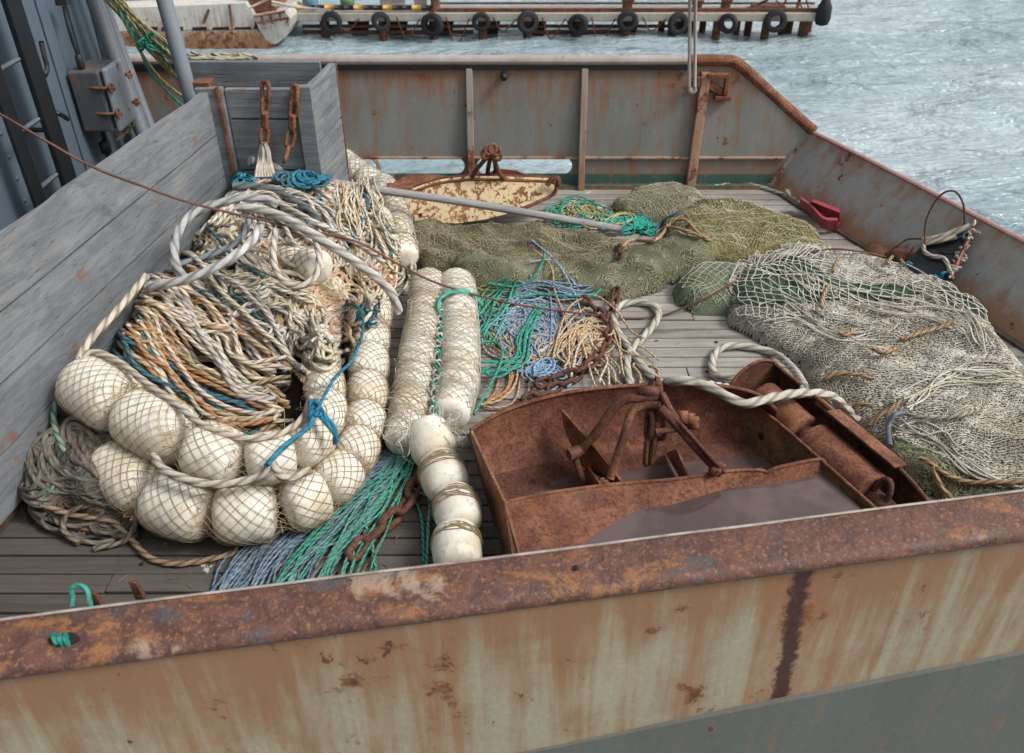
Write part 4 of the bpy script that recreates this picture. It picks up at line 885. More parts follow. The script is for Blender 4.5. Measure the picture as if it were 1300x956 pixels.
# --- the mound of rope in the pen: body
pm = heap_mesh('rope_pile', heap_pile, m_plain('matted_rope', (.05, .04, .03), .95, var=.6, sc=20, bump=1), 'tangled pile of mixed old ropes filling the plank pen', 'rope pile', bump=.05)
MIX = [CREAM, CREAM, GW, TAN, GW, ORG, CREAM, TAN, TEAL, DGY, GW]
bigc = MB()
for (cx, cy, rx, ry, n) in ((290, 300, 70, 40, 5), (370, 290, 60, 45, 7), (440, 275, 60, 40, 6), (410, 340, 50, 45, 6), (340, 360, 60, 40, 5), (250, 350, 60, 40, 5), (400, 420, 45, 40, 5), (300, 250, 50, 20, 4)):
    for k in range(n):
        th = np.linspace(0, 2 * PI * rng.uniform(.5, 1.3), 22) + rng.uniform(0, 6); e = rng.uniform(.3, .9); q = rng.uniform(0, PI); s_ = rng.uniform(.5, 1.1); ox, oy = rng.normal(0, .35, 2)
        X_ = s_ * np.cos(th) + ox; Y_ = s_ * e * np.sin(th) + oy; xr = X_ * math.cos(q) - Y_ * math.sin(q); yr = X_ * math.sin(q) + Y_ * math.cos(q)
        strand_px(bigc, np.stack([cx + rx * xr * .7, cy + ry * yr * .8], -1), .0115 * rng.uniform(.8, 1.15), var([CREAM, GW, CREAM, TAN, PEACH, GW][k % 6]), off=.02 + rng.uniform(0, .03), jitter=8, seed=k * 2.3 + cx, twist=2.2)
bigc.build('coiled_strands', GEO, pm)
mb = MB()
for (cx, cy, rx, ry, n) in ((250, 300, 90, 60, 26), (330, 260, 110, 55, 34), (430, 250, 70, 60, 26), (470, 330, 50, 70, 18), (360, 330, 90, 60, 26), (230, 380, 90, 60, 22), (330, 410, 80, 70, 30), (400, 420, 60, 60, 22), (270, 500, 110, 50, 20), (180, 440, 60, 60, 16), (300, 540, 110, 30, 10), (200, 330, 50, 60, 14)):
    tangle('', '', cx, cy, rx, ry, n, .0085, MIX, mb=mb, layers=5)
mb.build('loose_strands', ROPE, pm)
bundle('rope_bundle', 'sweep of orange and cream ropes curving down across the pen', [(170, 405), (215, 425), (270, 470), (320, 510), (372, 520)], 27, [60, 110, 120, 90, 55], .0115, [CREAM, TAN, ORG, PEACH, CREAM, ORG], cross=.38, off=.05, layers=4, twist=2.2, jit=14, mat=GEO)
bundle('rope_bundle', 'upper band of cream ropes curving over the orange sweep', [(175, 365), (235, 370), (290, 430), (335, 490), (378, 522)], 14, [40, 55, 60, 60, 40], .0115, [CREAM, GW, CREAM, PEACH], cross=.35, off=.075, layers=3, twist=2.2, jit=12, mat=GEO)
bundle('rope_bundle', 'dull teal ropes mixed low in the pen', [(140, 415), (175, 470), (235, 510), (300, 545), (350, 560)], 8, [50, 60, 60, 40, 30], .010, [TEAL, (.09, .19, .2), TEAL], cross=.4, off=.06, twist=2.2, jit=12, mat=GEO)
bundle('rope_bundle', 'tan ropes looped at the right of the orange sweep', [(290, 400), (340, 400), (385, 430), (378, 470)], 14, 55, .0095, [TAN, CREAM, ORG, GW], cross=.6, off=.05, layers=4, twist=2.2, jit=14, mat=GEO)
# hank of cream rope tied round the float line
def hank(cx, cy, rx, ry, n, cols, label, r=.009, ang=0, off=.03, wraps=1.6, lay=7):
    mb = MB()
    for k in range(n):
        t = np.linspace(0, 2 * PI * wraps * rng.uniform(.35, 1), 26) + rng.uniform(0, 6); s = rng.uniform(.35, 1.05); e = rng.uniform(.25, 1.0); ox, oy = rng.normal(0, .28, 2) * (rx, ry)
        x = rx * s * np.cos(t); y = ry * s * e * np.sin(t) + rng.normal(0, ry * .12); a = ang + rng.normal(0, .6); x = x + ox; y = y + oy
        strand_px(mb, np.stack([cx + x * math.cos(a) - y * math.sin(a), cy + x * math.sin(a) + y * math.cos(a)], -1), r * rng.uniform(.9, 1.1), var(cols[k % len(cols)]), off=off + (1 - s) * r * lay, jitter=4, seed=k)
    return tag(mb.build('rope_hank', ROPE), label, 'rope')
hank(425, 398, 34, 30, 40, [CREAM, PEACH, CREAM, TAN], 'knotted hank of cream rope on the right of the pen pile', off=.05)
hank(425, 442, 22, 26, 22, [CREAM, GW, PEACH], 'smaller hank of rope just below the cream knotted hank', off=.06)
hank(225, 318, 58, 28, 30, [CREAM, GW, CREAM, PEACH, (.28, .4, .34)], 'loose coils of pale rope against the pen wall under the thick grey hawser', off=.04, ang=-.1)
hank(205, 400, 40, 40, 10, [CREAM, GW, PEACH], 'pale rope coils at the pen wall above the first float', off=.05)
hank(330, 380, 38, 24, 24, [GW, CREAM, TAN], 'curly heap of grey white rope in the middle of the pen', off=.04)
bundle('rope_bundle', 'vertical wraps of thin cream cord over the upper float line', [(455, 250), (462, 290), (470, 320)], 16, [45, 55, 50], .0055, [CREAM, GW, PEACH, CREAM], cross=.15, off=.09, layers=3)
bundle('rope_bundle', 'pale ropes sliding down the right edge of the pile', [(445, 250), (480, 285), (505, 330), (515, 365)], 8, [60, 40, 40, 25], .010, [GW, CREAM, GW], cross=.3, off=.03, twist=2.2, mat=GEO)
bundle('rope_bundle', 'cream ropes fanning left from the chain across the pile top', [(255, 300), (300, 268), (350, 262), (400, 290), (430, 330)], 14, [50, 40, 50, 60, 40], .011, [GW, CREAM, GW, (.36, .35, .34)], cross=.5, off=.05, layers=4, twist=2.2, jit=12, mat=GEO)
bundle('rope_bundle', 'cream strands running from hank to pile centre', [(290, 320), (330, 350), (380, 375), (415, 385)], 10, 28, .009, [CREAM, GW, CREAM], cross=.3, off=.06)
# blue rope bits on top
mb = MB()
tangle('', '', 380, 245, 45, 26, 9, .0085, [BLUE, TEAL, (.03, .24, .33)], mb=mb, off=.06)
tangle('', '', 305, 248, 32, 14, 6, .0075, [BLUE, (.03, .24, .33)], mb=mb, off=.06)
tag(mb.build('rope_tangle', ROPE), 'bright teal blue rope tangled over the top of the pile', 'rope')
for pts, r, c, lab in (
    ([(180, 300), (215, 298), (262, 305), (300, 345), (340, 375), (362, 395)], .0085, TEAL, 'teal rope crossing the pile from the pen wall to the middle'),
    ([(245, 392), (300, 395), (330, 420), (355, 465), (366, 495)], .0085, TEAL, 'teal rope curving down beside the orange sweep'),
    ([(440, 250), (462, 262), (468, 285), (455, 310), (450, 330)], .008, BLUE, 'blue cord looping over the cream cord wraps'),
    ([(155, 425), (170, 423), (195, 455), (205, 495), (245, 530), (280, 545)], .0105, (.09, .19, .20), 'grey teal rope snaking under the orange ropes to the float line'),
    ([(408, 440), (440, 405), (462, 420), (460, 455), (452, 470)], .0075, TEAL, 'thin teal line hanging from the hank over the outer floats')):
    single('rope', lab, pts, r, c, off=.085)
for pts, r, c, off, lab in (
    ([(225, 362), (270, 350), (310, 330), (322, 300)], .018, (.22, .26, .30), .085, 'darker blue grey hawser beside the pale slanting one'),
    ([(345, 280), (400, 310), (450, 335), (490, 365)], .015, (.56, .53, .48), .12, 'pale hawser lying just under the one at the pile edge'),
    ([(300, 258), (350, 262), (395, 290), (410, 305)], .022, (.17, .18, .20), .075, 'dark grey worn hawser knotted in the pile centre'),
    ([(272, 240), (300, 215), (325, 200), (338, 205), (345, 225)], .014, (.47, .44, .38), .06, 'cream rope looped from the hanging chain to the pile')):
    single('rope', lab, pts, r, c, off=off)
single3('rope', 'frayed head rope laced along the inner row of floats', [(98, 456, .47), (120, 447, .48), (150, 459, .475), (185, 486, .47), (222, 512, .46), (260, 541, .45), (310, 556, .42), (355, 551, .40), (385, 530, .38), (396, 505, .38)], .015, (.55, .49, .40))
single3('rope', 'twisted cream rope lying between the two rows of floats', [(196, 578, .33), (205, 594, .34), (232, 607, .34), (268, 615, .33), (310, 611, .33), (334, 601, .35), (345, 588, .38), (352, 600, .35), (366, 607, .31), (395, 596, .30)], .017, (.58, .53, .45))
single3('rope', 'thick grey hawser arching left over the pile top', [(232, 352, .50), (222, 330, .58), (224, 300, .64), (245, 272, .69), (290, 255, .73), (335, 252, .74), (352, 262, .70)], .023, (.44, .45, .46))
single3('rope', 'thick pale grey hawser slanting across the pile', [(188, 364, .52), (215, 360, .56), (250, 350, .60), (290, 330, .65), (318, 308, .67), (332, 284, .68)], .023, (.53, .54, .55))
single3('rope', 'thick pale hawser running down to the right edge of the pile', [(305, 262, .74), (345, 270, .72), (385, 290, .69), (430, 318, .60), (475, 350, .46), (497, 372, .38), (506, 396, .27)], .024, (.55, .53, .49))
single3('rope', 'thick cream rope hanging in a loop around the top float', [(350, 292, .66), (347, 318, .63), (350, 342, .59), (364, 360, .56), (385, 362, .56), (402, 348, .58), (405, 325, .61), (400, 300, .64)], .017, (.58, .54, .47))
# white frayed knots
def fray(px, py, rad, n, col, label, off=.05, r=.0022):
    mb = MB(); c = on(px, py, off)
    for k in range(n):
        d = rng.normal(0, 1, 3); d /= np.linalg.norm(d); d[2] = abs(d[2]) * .8; d2 = rng.normal(0, 1, 3) * .5
        P = [c + d * rad * .2 * rng.uniform(0, 2), c + d * rad * .6 + d2 * rad * .3, c + d * rad * rng.uniform(.6, 1.1) + d2 * rad * .6 - np.array([0, 0, rad * .4])]
        mb.tube(cr(P, .01), r, 4, col=var(col), cap=False)
    a = np.linspace(0, 2 * PI, 30)
    for k in range(5):
        q = rng.normal(0, 1, (3, 3)); Q, _ = np.linalg.qr(q)
        mb.tube(c + (np.stack([np.cos(a), np.sin(a), .2 * np.sin(3 * a)], -1) * rad * rng.uniform(.35, .6)) @ Q, r * 4, 6, col=var(col), twist=0)
    return tag(mb.build('frayed_knot', TWINE), label, 'knot')
fray(355, 262, .075, 120, (.62, .60, .55), 'large white frayed knot at the top of the rope pile')
fray(302, 285, .06, 90, (.60, .58, .54), 'white frayed knot on the thick grey hawser')
fray(332, 345, .045, 80, (.62, .60, .55), 'ragged white twine scrap in the middle of the pile')
fray(110, 432, .05, 90, (.58, .52, .44), 'frayed cream knot where the head rope meets the first float', off=.09)
fray(397, 312, .03, 70, (.25, .26, .28), 'grey frayed splice above the top float', off=.12)
fray(403, 352, .03, 50, (.42, .25, .12), 'orange brown frayed tuft hanging below the top float', off=.08)

# --- dark tangle low at the pen wall
lo = heap_mesh('rope_tangle', heap_low, m_plain('matted_dark_rope', (.05, .045, .04), .95, var=.6, sc=20, bump=1), 'weathered dark grey and rust rope tangle on the deck at the pen wall corner', 'rope', bump=.05)
mb = MB(); DK = [(.15, .135, .115), (.11, .10, .085), (.19, .12, .075), (.14, .125, .105), (.08, .075, .065), (.20, .18, .155)]
tangle('', '', 112, 600, 92, 70, 54, .0105, DK, mb=mb, layers=7)
tangle('', '', 75, 600, 52, 66, 22, .0105, DK, mb=mb, layers=7)
tangle('', '', 125, 660, 88, 34, 30, .009, DK, mb=mb, layers=5)
mb.build('loose_strands', ROPE, lo)
single3('rope', 'green and rust streaked rope hanging from the first float', [(84, 480, .34), (73, 505, .30), (68, 530, .27), (76, 560, .24), (90, 585, .22), (118, 594, .20)], .013, (.22, .36, .27))
single3('rope', 'rust brown rope looping out against the pen wall', [(82, 492, .30), (60, 497, .30), (34, 512, .27), (18, 535, .21), (12, 560, .15), (22, 578, .11), (45, 590, .14)], .012, (.30, .18, .09))
single3('rope', 'brown and grey rope curving across the bare deck below the floats', [(30, 615, .14), (55, 640, .11), (95, 654, .09), (140, 661, .07), (165, 683, .03), (190, 708, .014), (225, 716, .013), (270, 709, .013), (298, 700, .013), (303, 683, .013)], .0125, (.34, .24, .16))
for k, (c_, pts_, lab_) in enumerate((
    ((.20, .18, .15), [(40, 560, .16), (60, 545, .2), (95, 550, .22), (120, 575, .2), (100, 600, .2), (60, 600, .18)], 'dark grey rope loop topmost on the tangle at the pen wall'),
    ((.17, .30, .22), [(48, 640, .12), (70, 615, .18), (95, 590, .2), (115, 572, .21)], 'faded green rope lying over the dark tangle at the pen wall'),
    ((.24, .21, .17), [(100, 690, .02), (80, 672, .05), (90, 650, .1), (130, 640, .14), (170, 655, .1), (160, 685, .03), (120, 697, .015)], 'grey rope ring at the foot of the dark tangle'))):
    single3('rope', lab_, pts_, .0115, c_)
single3('rope', 'thick frayed head rope rising along the pen wall', [(100, 456, .47), (116, 430, .50), (142, 402, .53), (168, 372, .55), (186, 350, .57)], .018, (.56, .50, .41))
# --- light blue and green fan between floats and rail
bundle('rope_bundle', 'fan of steel blue ropes running from the outer floats to the rail', [(515, 556), (480, 600), (425, 655), (360, 712), (300, 815)], 56, [18, 50, 72, 90, 110], .0047, [(.15, .22, .30), (.19, .26, .33), (.12, .18, .25)], cross=.2, layers=4, off=.0, jit=11, ragged=.0)
bundle('rope_bundle', 'fan of green ropes beside the steel blue ropes', [(524, 556), (505, 610), (470, 655), (430, 705), (385, 810)], 24, [12, 30, 50, 74, 100], .0048, [GREEN, (.07, .33, .26), (.12, .34, .28)], cross=.3, layers=3, off=.02, jit=12, ragged=.0)
bundle('rope_bundle', 'dull orange brown cords under the green ropes', [(540, 570), (510, 620), (480, 660), (400, 760)], 12, [10, 20, 40, 70], .005, [(.27, .14, .08), (.33, .19, .1)], cross=.3, layers=2, jit=4)
single('rope', 'green rope dropping straight to the rail beside the last floats', [(523, 565), (517, 610), (535, 660), (540, 740)], .007, GREEN, off=.01)
single('rope', 'pale green rope looping under the bare float to the rail', [(552, 605), (530, 600), (520, 618), (530, 632), (545, 640), (543, 740)], .007, (.16, .38, .30), off=.015)
single('rope', 'green rope forked away from the fan toward the rail', [(463, 665), (472, 690), (480, 745)], .007, (.13, .38, .29), off=.02)
# --- blue, peach and green tangle right of the straight floats
mb = MB()
bundle('', '', [(640, 375), (670, 400), (690, 440), (680, 480)], 20, [120, 110, 90, 60], .0050, [LBL, (.32, .45, .6), LBL, PEACH], mb=mb, cross=.5, layers=5, jit=10)
tangle('', '', 672, 430, 68, 56, 44, .0050, [LBL, (.32, .45, .6), LBL, (.5, .55, .6), PEACH], mb=mb, layers=6, loops=1.8)
bundle('', '', [(640, 385), (690, 378), (730, 380), (757, 376)], 12, [20, 26, 22, 14], .0050, [LBL, (.35, .48, .62)], mb=mb, cross=.3, layers=4, off=.02)
tangle('', '', 690, 478, 38, 22, 9, .0056, [LBL, (.25, .40, .6)], mb=mb, layers=4, off=.02, loops=1.5, sm=.7)
tag(mb.build('rope_tangle', ROPE), 'light blue ropes tangled on the deck between straight floats and rusty chain', 'rope')
mb = MB()
bundle('', '', [(700, 470), (730, 425), (760, 425), (785, 460), (800, 480)], 12, [50, 40, 50, 50, 60], .0056, [PEACH, (.55, .42, .28), CREAM], mb=mb, cross=.5, layers=4, jit=12, off=.02)
tangle('', '', 742, 440, 40, 40, 22, .0056, [PEACH, (.55, .42, .28)], mb=mb, layers=6, off=.01, loops=1.4, sm=.5)
bundle('', '', [(615, 430), (650, 470), (640, 500), (612, 510)], 8, 34, .0056, [PEACH, ORG], mb=mb, cross=.5, layers=3)
tag(mb.build('rope_tangle', ROPE), 'peach coloured ropes looped over the rusty chain beside the blue tangle', 'rope')
mb = MB()
bundle('', '', [(608, 440), (625, 405), (640, 380), (655, 362)], 12, [26, 30, 26, 16], .0056, [GREEN, (.08, .4, .3)], mb=mb, cross=.4, layers=3, off=.02)
bundle('', '', [(606, 482), (640, 478), (662, 465), (668, 430), (690, 395)], 6, [14, 10, 8, 8, 10], .0060, [GREEN], mb=mb, cross=.3, layers=3, off=.04)
for pts in ([(604, 450), (628, 445), (640, 465), (628, 495), (602, 540)], [(620, 368), (660, 372), (690, 350), (694, 335)], [(660, 388), (710, 385), (750, 386), (762, 375)], [(600, 365), (612, 395), (604, 420)]): strand_px(mb, pts, .0068, var(GREEN), off=.05, jitter=3, seed=pts[0][0])
tag(mb.build('rope_tangle', ROPE), 'sea green ropes crossing the light blue tangle beside the straight floats', 'rope')
bundle('rope_bundle', 'yellow cords tucked below the green net roll by the floats', [(598, 375), (625, 372), (650, 378), (668, 385)], 8, 22, .006, [YEL_, (.3, .25, .08)], cross=.3, layers=3)
# green rope knot between lines C and D
# --- green yellow blue tangle by the far trawl door
mb = MB(); G3 = [(.03, .40, .30), (.46, .40, .14), (.10, .28, .42), (.03, .40, .30), (.50, .44, .2)]
tangle('', '', 730, 276, 46, 22, 30, .0050, G3, mb=mb, layers=8, loops=1.8)
tangle('', '', 785, 285, 48, 18, 30, .0050, G3, mb=mb, layers=7, loops=1.8)
tangle('', '', 815, 292, 26, 14, 8, .0065, [(.10, .28, .42), (.03, .4, .3)], mb=mb, layers=6)
tag(mb.build('rope_tangle', ROPE), 'green yellow and blue cords heaped beside the cream trawl door', 'rope')
single('rope', 'bright blue cord leaving the heap toward the yellow net', [(830, 298), (838, 285), (850, 278), (862, 272)], .008, (.08, .22, .45), off=.01, twist=2.2)
for pts, lab in (([(790, 318), (800, 308), (830, 312), (845, 300), (850, 288), (870, 285), (885, 300), (900, 310)], 'tan rope curling from the pole end over the nets'), ([(835, 300), (848, 294), (870, 300), (890, 306)], 'short tan rope beside the curling one')):
    single('rope', lab, pts, .0105, (.50, .34, .20), off=.02)
# --- thick pale hawser loops on the deck
single('hawser', 'thick pale green white hawser looped in a ring on bare planks', [(800, 500), (795, 470), (800, 452), (812, 440), (828, 420), (836, 402), (826, 390), (805, 387), (784, 393), (778, 408), (785, 428), (798, 446), (815, 470), (835, 488), (850, 500)], .021, (.50, .49, .42), off=.004, cat='rope')
single('hawser', 'thick pale hawser lying over the rusty trawl door edge', [(860, 483, .35), (900, 492, .36), (940, 509, .37), (985, 503, .33), (1020, 497, .30), (1050, 503, .2), (1080, 520, .04), (1085, 535, .0), (1110, 533, .0), (1125, 525, .0)], .021, (.55, .52, .45), cat='rope') if False else None
for name, lab, pts, r, col in (
    ('hawser', 'thick pale hawser arching over the round end of the trawl door', [(838, 494, .20), (852, 484, .38), (885, 486, .40), (912, 497, .39), (945, 512, .37), (985, 504, .345), (1020, 499, .30), (1055, 503, .23), (1075, 520, .12), (1090, 533, .04), (1125, 528, .025)], .021, (.55, .52, .45)),
    ('hawser', 'thick pale hawser loop rising behind the trawl door', [(1022, 492, .30), (1008, 470, .14), (985, 450, .03), (950, 440, .022), (918, 441, .022), (905, 455, .022), (908, 475, .03), (940, 480, .05), (960, 485, .08), (930, 492, .2), (895, 488, .38)], .020, (.52, .50, .44))):
    P = [at(px, py, z) for px, py, z in pts]; mb = MB(); mb.tube(cr(P, r * .45), r, 12, col=col, twist=2.2); tag(mb.build(name, GEO), lab, 'rope')
single('rope', 'thin peach rope squiggle beside the hawser ring', [(740, 470), (770, 480), (795, 497), (812, 497), (814, 480), (800, 466), (815, 465), (835, 470), (832, 490)], .0085, PEACH, off=.01)
single('rope', 'pale rope running along the far deck edge to the red block', [(905, 238), (940, 235), (970, 240), (995, 250), (1018, 262)], .014, (.45, .43, .39), off=.0)
# --- tan ropes in and beside the white net
for k, (pts, lab, r) in enumerate((
    ([(1040, 400), (1042, 385), (1050, 372)], 'short tan rope standing out of the open meshes', .013),
    ([(1140, 440), (1160, 435), (1185, 428), (1208, 418)], 'straight tan rope crossing the white net', .013),
    ([(1104, 452), (1115, 458), (1135, 452)], 'tan rope loop poking from the white net near its middle', .013),
    ([(1062, 432), (1072, 435), (1078, 428)], 'small tan rope bight left of the net middle', .012),
    ([(1040, 492), (1060, 484), (1085, 486), (1105, 492)], 'orange tan rope arched at the near edge of the white net', .014),
    ([(1080, 525), (1095, 522), (1105, 526)], 'short orange rope stub beside the hawser end', .014),
    ([(1100, 548), (1115, 538), (1135, 524), (1142, 518)], 'peach rope rising from the trawl door to the net', .014),
    ([(1126, 345), (1128, 333), (1138, 333), (1142, 345)], 'orange rope bight standing behind the white net', .013),
    ([(1056, 355), (1058, 345), (1062, 340)], 'small tan rope end at the top of the white net', .012),
    ([(1140, 532), (1160, 540), (1195, 542), (1240, 532)], 'grey tan rope sagging along the near fold of the white net', .012),
    ([(1165, 588), (1180, 596), (1195, 607), (1225, 617), (1262, 620), (1300, 618)], 'orange rope trailing along the deck to the right rail', .013),
    ([(1180, 600), (1186, 615), (1196, 632), (1205, 640)], 'frayed bright orange rope end beside the trawl door', .016))):
    single('rope', lab, pts, r * .78, (.43, .285, .165) if k not in (9,) else (.40, .36, .30), off=.035 if k < 10 else .02)
mb = MB(); P = [on(1125, 580, .06), on(1122, 560, .08), on(1130, 545, .08), on(1145, 535, .05)]; mb.tube(cr(P, .01), .011, 8); tag(mb.build('hose', m_plain('grey_hose', (.13, .15, .18), .45)), 'short grey hose loop by the net fold', 'hose')
# folded net edges: thick gathered cords on the white net
for pts, lab in (([(975, 410), (1000, 402), (1030, 415), (1060, 425), (1090, 430), (1110, 428)], 'gathered edge cord'), ([(990, 345), (1050, 375), (1110, 390), (1160, 395), (1220, 410)], 'gathered'), ([(1150, 355), (1190, 380), (1230, 410), (1255, 450)], 'g'), ([(1150, 520), (1200, 490), (1260, 480), (1300, 490)], 'g'), ([(1130, 545), (1180, 560), (1240, 600), (1290, 615)], 'g')):
    mb = MB()
    bundle('', '', pts, 8, 12, .0036, WHC, mb=mb, cross=.9, layers=4, jit=10, off=.012)
    mb.build('gathered_fold', TWINE, big)
# --- yellow and green ropes hanging at the mast pole
mb = MB(); y_ = 4.9
def air(mb, a, b, sag, r, col, n=16):
    a = np.array(a); b = np.array(b); t = np.linspace(0, 1, n)[:, None]; P = a + (b - a) * t; P[:, 2] -= sag * 4 * (t * (1 - t))[:, 0]; mb.tube(P, r, 6, col=col)
for k in range(17):
    x0 = rng.uniform(-22, 8); ex, ey = 240 + rng.uniform(-12, 4), 92 + rng.uniform(-22, 16)
    air(mb, aty(140 + x0 * .8, -14 + rng.uniform(-5, 5), 4.95), aty(ex, ey, 4.78 + rng.uniform(-.05, .05)), rng.uniform(.0, .05), .0072, var([(.40, .33, .14), (.46, .40, .24), (.35, .3, .15), (.2, .36, .26)][k % 4]))
for pts, c in (([(150, 12), (172, 50), (190, 90), (215, 118), (240, 142)], (.04, .30, .22)), ([(150, 12), (175, 60), (200, 95), (222, 115), (240, 127)], (.40, .32, .16)), ([(160, 20), (185, 50), (215, 88), (240, 105)], (.36, .3, .15)), ([(165, 28), (185, 55), (220, 60), (238, 75)], (.05, .34, .24))):
    P = [aty(px, py, 4.86) for px, py in pts]; mb.tube(cr(P, .02), .0085, 7, col=c)
tangle_c = aty(186, 52, 4.84)
for k in range(8):
    d = rng.normal(0, .035, (4, 3)); mb.tube(cr(tangle_c + d, .01), .007, 6, col=(.04, .36, .25))
tag(mb.build('rope_bunch', ROPE), 'yellow and green cords slung from the deckhouse pipe to the grey pole', 'rope')
mb = MB(); c = aty(292, 76, 5.64)
for k in range(10): 
    d = rng.normal(0, 1, (4, 3)) * np.array([.09, .03, .03]); P = cr(c + d, .01); P[:, 2] = np.maximum(P[:, 2], ZT + .03); mb.tube(P, .010, 7, col=var((.45, .42, .30)))
tag(mb.build('rope_scrap', ROPE), 'scrap of frayed cream rope wound on the far top rail', 'rope')
# rope end in the hole of the near cap rail
mb = MB(); c = np.array([hole[0], hole[1], .855])
for k in range(3): mb.tube(cr([c + (-.018 + .012 * k, .012, -.04), c + (-.02 + .012 * k, .002, .012), c + (-.012 + .012 * k, -.010, .006), c + (-.008 + .01 * k, -.012, -.03)], .004), .006, 7, col=(.03, .30, .24))
tag(mb.build('rope_end', ROPE), 'green rope end threaded through the hole in the near rusty rail', 'rope')
mb = MB(); mb.tube(cr([c + (-.03, .10, -.01), c + (-.02, .115, .035), c + (.01, .11, .03), c + (.015, .09, -.02)], .004), .006, 7, col=(.05, .34, .26))
tag(mb.build('rope_bight', ROPE), 'small green rope bight showing above the inner edge of the near rail', 'rope')
# twine scraps, flakes and splinters lying on the planks
mb = MB()
for k in range(260):
    x, y = rng.uniform(-1.5, 2.6), rng.uniform(1.7, 5.4)
    if y < neary(x) + .15 or x > sternx(y) - .05 or float(Hs(x, y)) > .01: continue
    c = np.array([x, y, .004]); u = rng.uniform(0, 2 * PI)
    if k % 3:
        P = cr([c, c + (.02 * math.cos(u), .02 * math.sin(u), .003), c + (.02 * math.cos(u) + rng.normal(0, .012), .04 * math.sin(u), .001)], .006); mb.tube(P, .0013, 4, col=var([(.5, .47, .42), (.3, .2, .1), (.1, .3, .25)][k % 3]), cap=False)
    else:
        s_ = rng.uniform(.003, .009); mb.box(c, (s_ * 2, s_, .002), R=Matrix.Rotation(u, 3, 'Z'), col=(.16, .06, .03) if k % 2 else (.4, .36, .3))
tag(mb.build('deck_litter', TWINE), 'twine scraps and rust flakes scattered on the deck planks', 'litter', kind='stuff')
# ================================================================== float lines
def float_line(label, spec, net=True, ncol=(.30, .21, .12), n_h=9, nr=.0016, lenk=.92, pitch=1.0, tightr=1.02, extra=None, fl=None, minr=.66):
    root = empty('float_line', label, 'float line', 'float lines laid on the deck')
    ctr = []; R = []
    for px, py, z, rp in spec:
        d = ray(px, py); t = (z - CAM_H) / d[2]; ctr.append(at(px, py, z)); R.append(rp * t / F_PX)
    ctr = np.array(ctr); R = np.array(R)
    root.location = (0, 0, 0)
    T = np.gradient(ctr, axis=0); T /= np.linalg.norm(T, axis=1)[:, None]
    gap = np.linalg.norm(np.diff(ctr, axis=0), axis=1); half = np.empty(len(ctr)); half[1:-1] = np.minimum(gap[:-1], gap[1:]) / 2; half[0] = gap[0] / 2; half[-1] = gap[-1] / 2
    half = np.minimum(half * 1.04, R * 1.25)
    for k in range(len(ctr)):
        if fl and not fl(k): continue
        h = half[k] * .985; u = np.sin(np.linspace(-1, 1, 21) * PI / 2); ex = 4.2
        prof = [(h * q, R[k] * .965 * (1 - abs(q)**ex)**(1 / 3.6) * (1 + .012 * math.sin(5 * q + k))) for q in u]; prof[0] = (-h, R[k] * .2); prof[-1] = (h, R[k] * .2); prof = [(-h, .0002)] + prof + [(h, .0002)]
        mb = MB(); dz = rng.normal(0, .035, 3); mb.lathe(ctr[k], T[k] + dz, prof, 24); mb.build('float', FLOATM, root)
    if net:
        # sleeve radius along the whole line
        P = cr(np.vstack([ctr[0] - T[0] * half[0] * .97, ctr, ctr[-1] + T[-1] * half[-1] * .97]), .008); L = np.concatenate([[0], np.cumsum(np.linalg.norm(np.diff(P, axis=0), axis=1))])
        dist = np.linalg.norm(P[:, None, :] - ctr[None], axis=2); kk = np.argmin(dist / np.maximum(half, .01)[None], 1); q = np.clip(dist[np.arange(len(P)), kk] / half[kk], 0, 1)
        Rr = R[kk] * .975 * np.maximum((1 - np.clip(q, 0, .999)**4.2)**(1 / 3.6), minr)
        ed = np.minimum(L, L[-1] - L); Rr = Rr * np.clip(.25 + ed / (half.mean() * .5), 0, 1)**.6
        for _ in range(3): Rr[1:-1] = (Rr[:-2] + 2 * Rr[1:-1] + Rr[2:]) / 4
        Rr = Rr * tightr + .0015
        Tt = np.gradient(P, axis=0); Tt /= np.linalg.norm(Tt, axis=1)[:, None]; N = np.cross(Tt, (0, 0, 1)); N /= np.linalg.norm(N, axis=1)[:, None] + 1e-9; B = np.cross(N, Tt)
        Rs = np.maximum(R.mean(), .02); mb = MB()
        for sgn in (1, -1):
            for m in range(n_h):
                ph = 2 * PI * m / n_h + sgn * pitch * L / Rs + .10 * (vn(L * 9 + m * 3, 0 * L, m + sgn) - .5) * 2 + .25 * (vn(L * 3, 0 * L, 5) - .5)
                V = P + (Rr * 1.0)[:, None] * (np.cos(ph)[:, None] * N + np.sin(ph)[:, None] * B)
                mb.tube(V, nr, 4, col=ncol, cap=False)
        mb.build('netting', TWINE, root)
    if extra: extra(root, ctr, R, T)
    return root
BR = (.36, .26, .16)
def fringe(root, ctr, R, T):
    mb = MB()
    for k in range(len(ctr) - 1):
        if R[k] < .08: continue
        m = (ctr[k] + ctr[k + 1]) / 2
        for q in range(14):
            a = rng.uniform(-.4, PI + .4); N = np.cross(T[k], (0, 0, 1)); N /= np.linalg.norm(N); d = math.cos(a) * N + math.sin(a) * np.array([0, 0, 1.]); r_ = R[k] * rng.uniform(.5, .85)
            mb.tube(cr([m + d * r_ + rng.normal(0, .02, 3), m + d * r_ * 1.1 + rng.normal(0, .02, 3), m + d * r_ * .95 + rng.normal(0, .035, 3)], .01), .0014, 4, col=(.36, .26, .15), cap=False)
    mb.build('loose_twine', TWINE, root)['kind'] = 'stuff'
float_line('outer curved line of netted cream floats resting on the deck', OUTER, ncol=BR, n_h=16, nr=.0012, extra=fringe, minr=.72)
float_line('inner curved line of netted cream floats stacked above the outer line', INNER, ncol=BR, n_h=16, nr=.0012, extra=fringe, minr=.72)
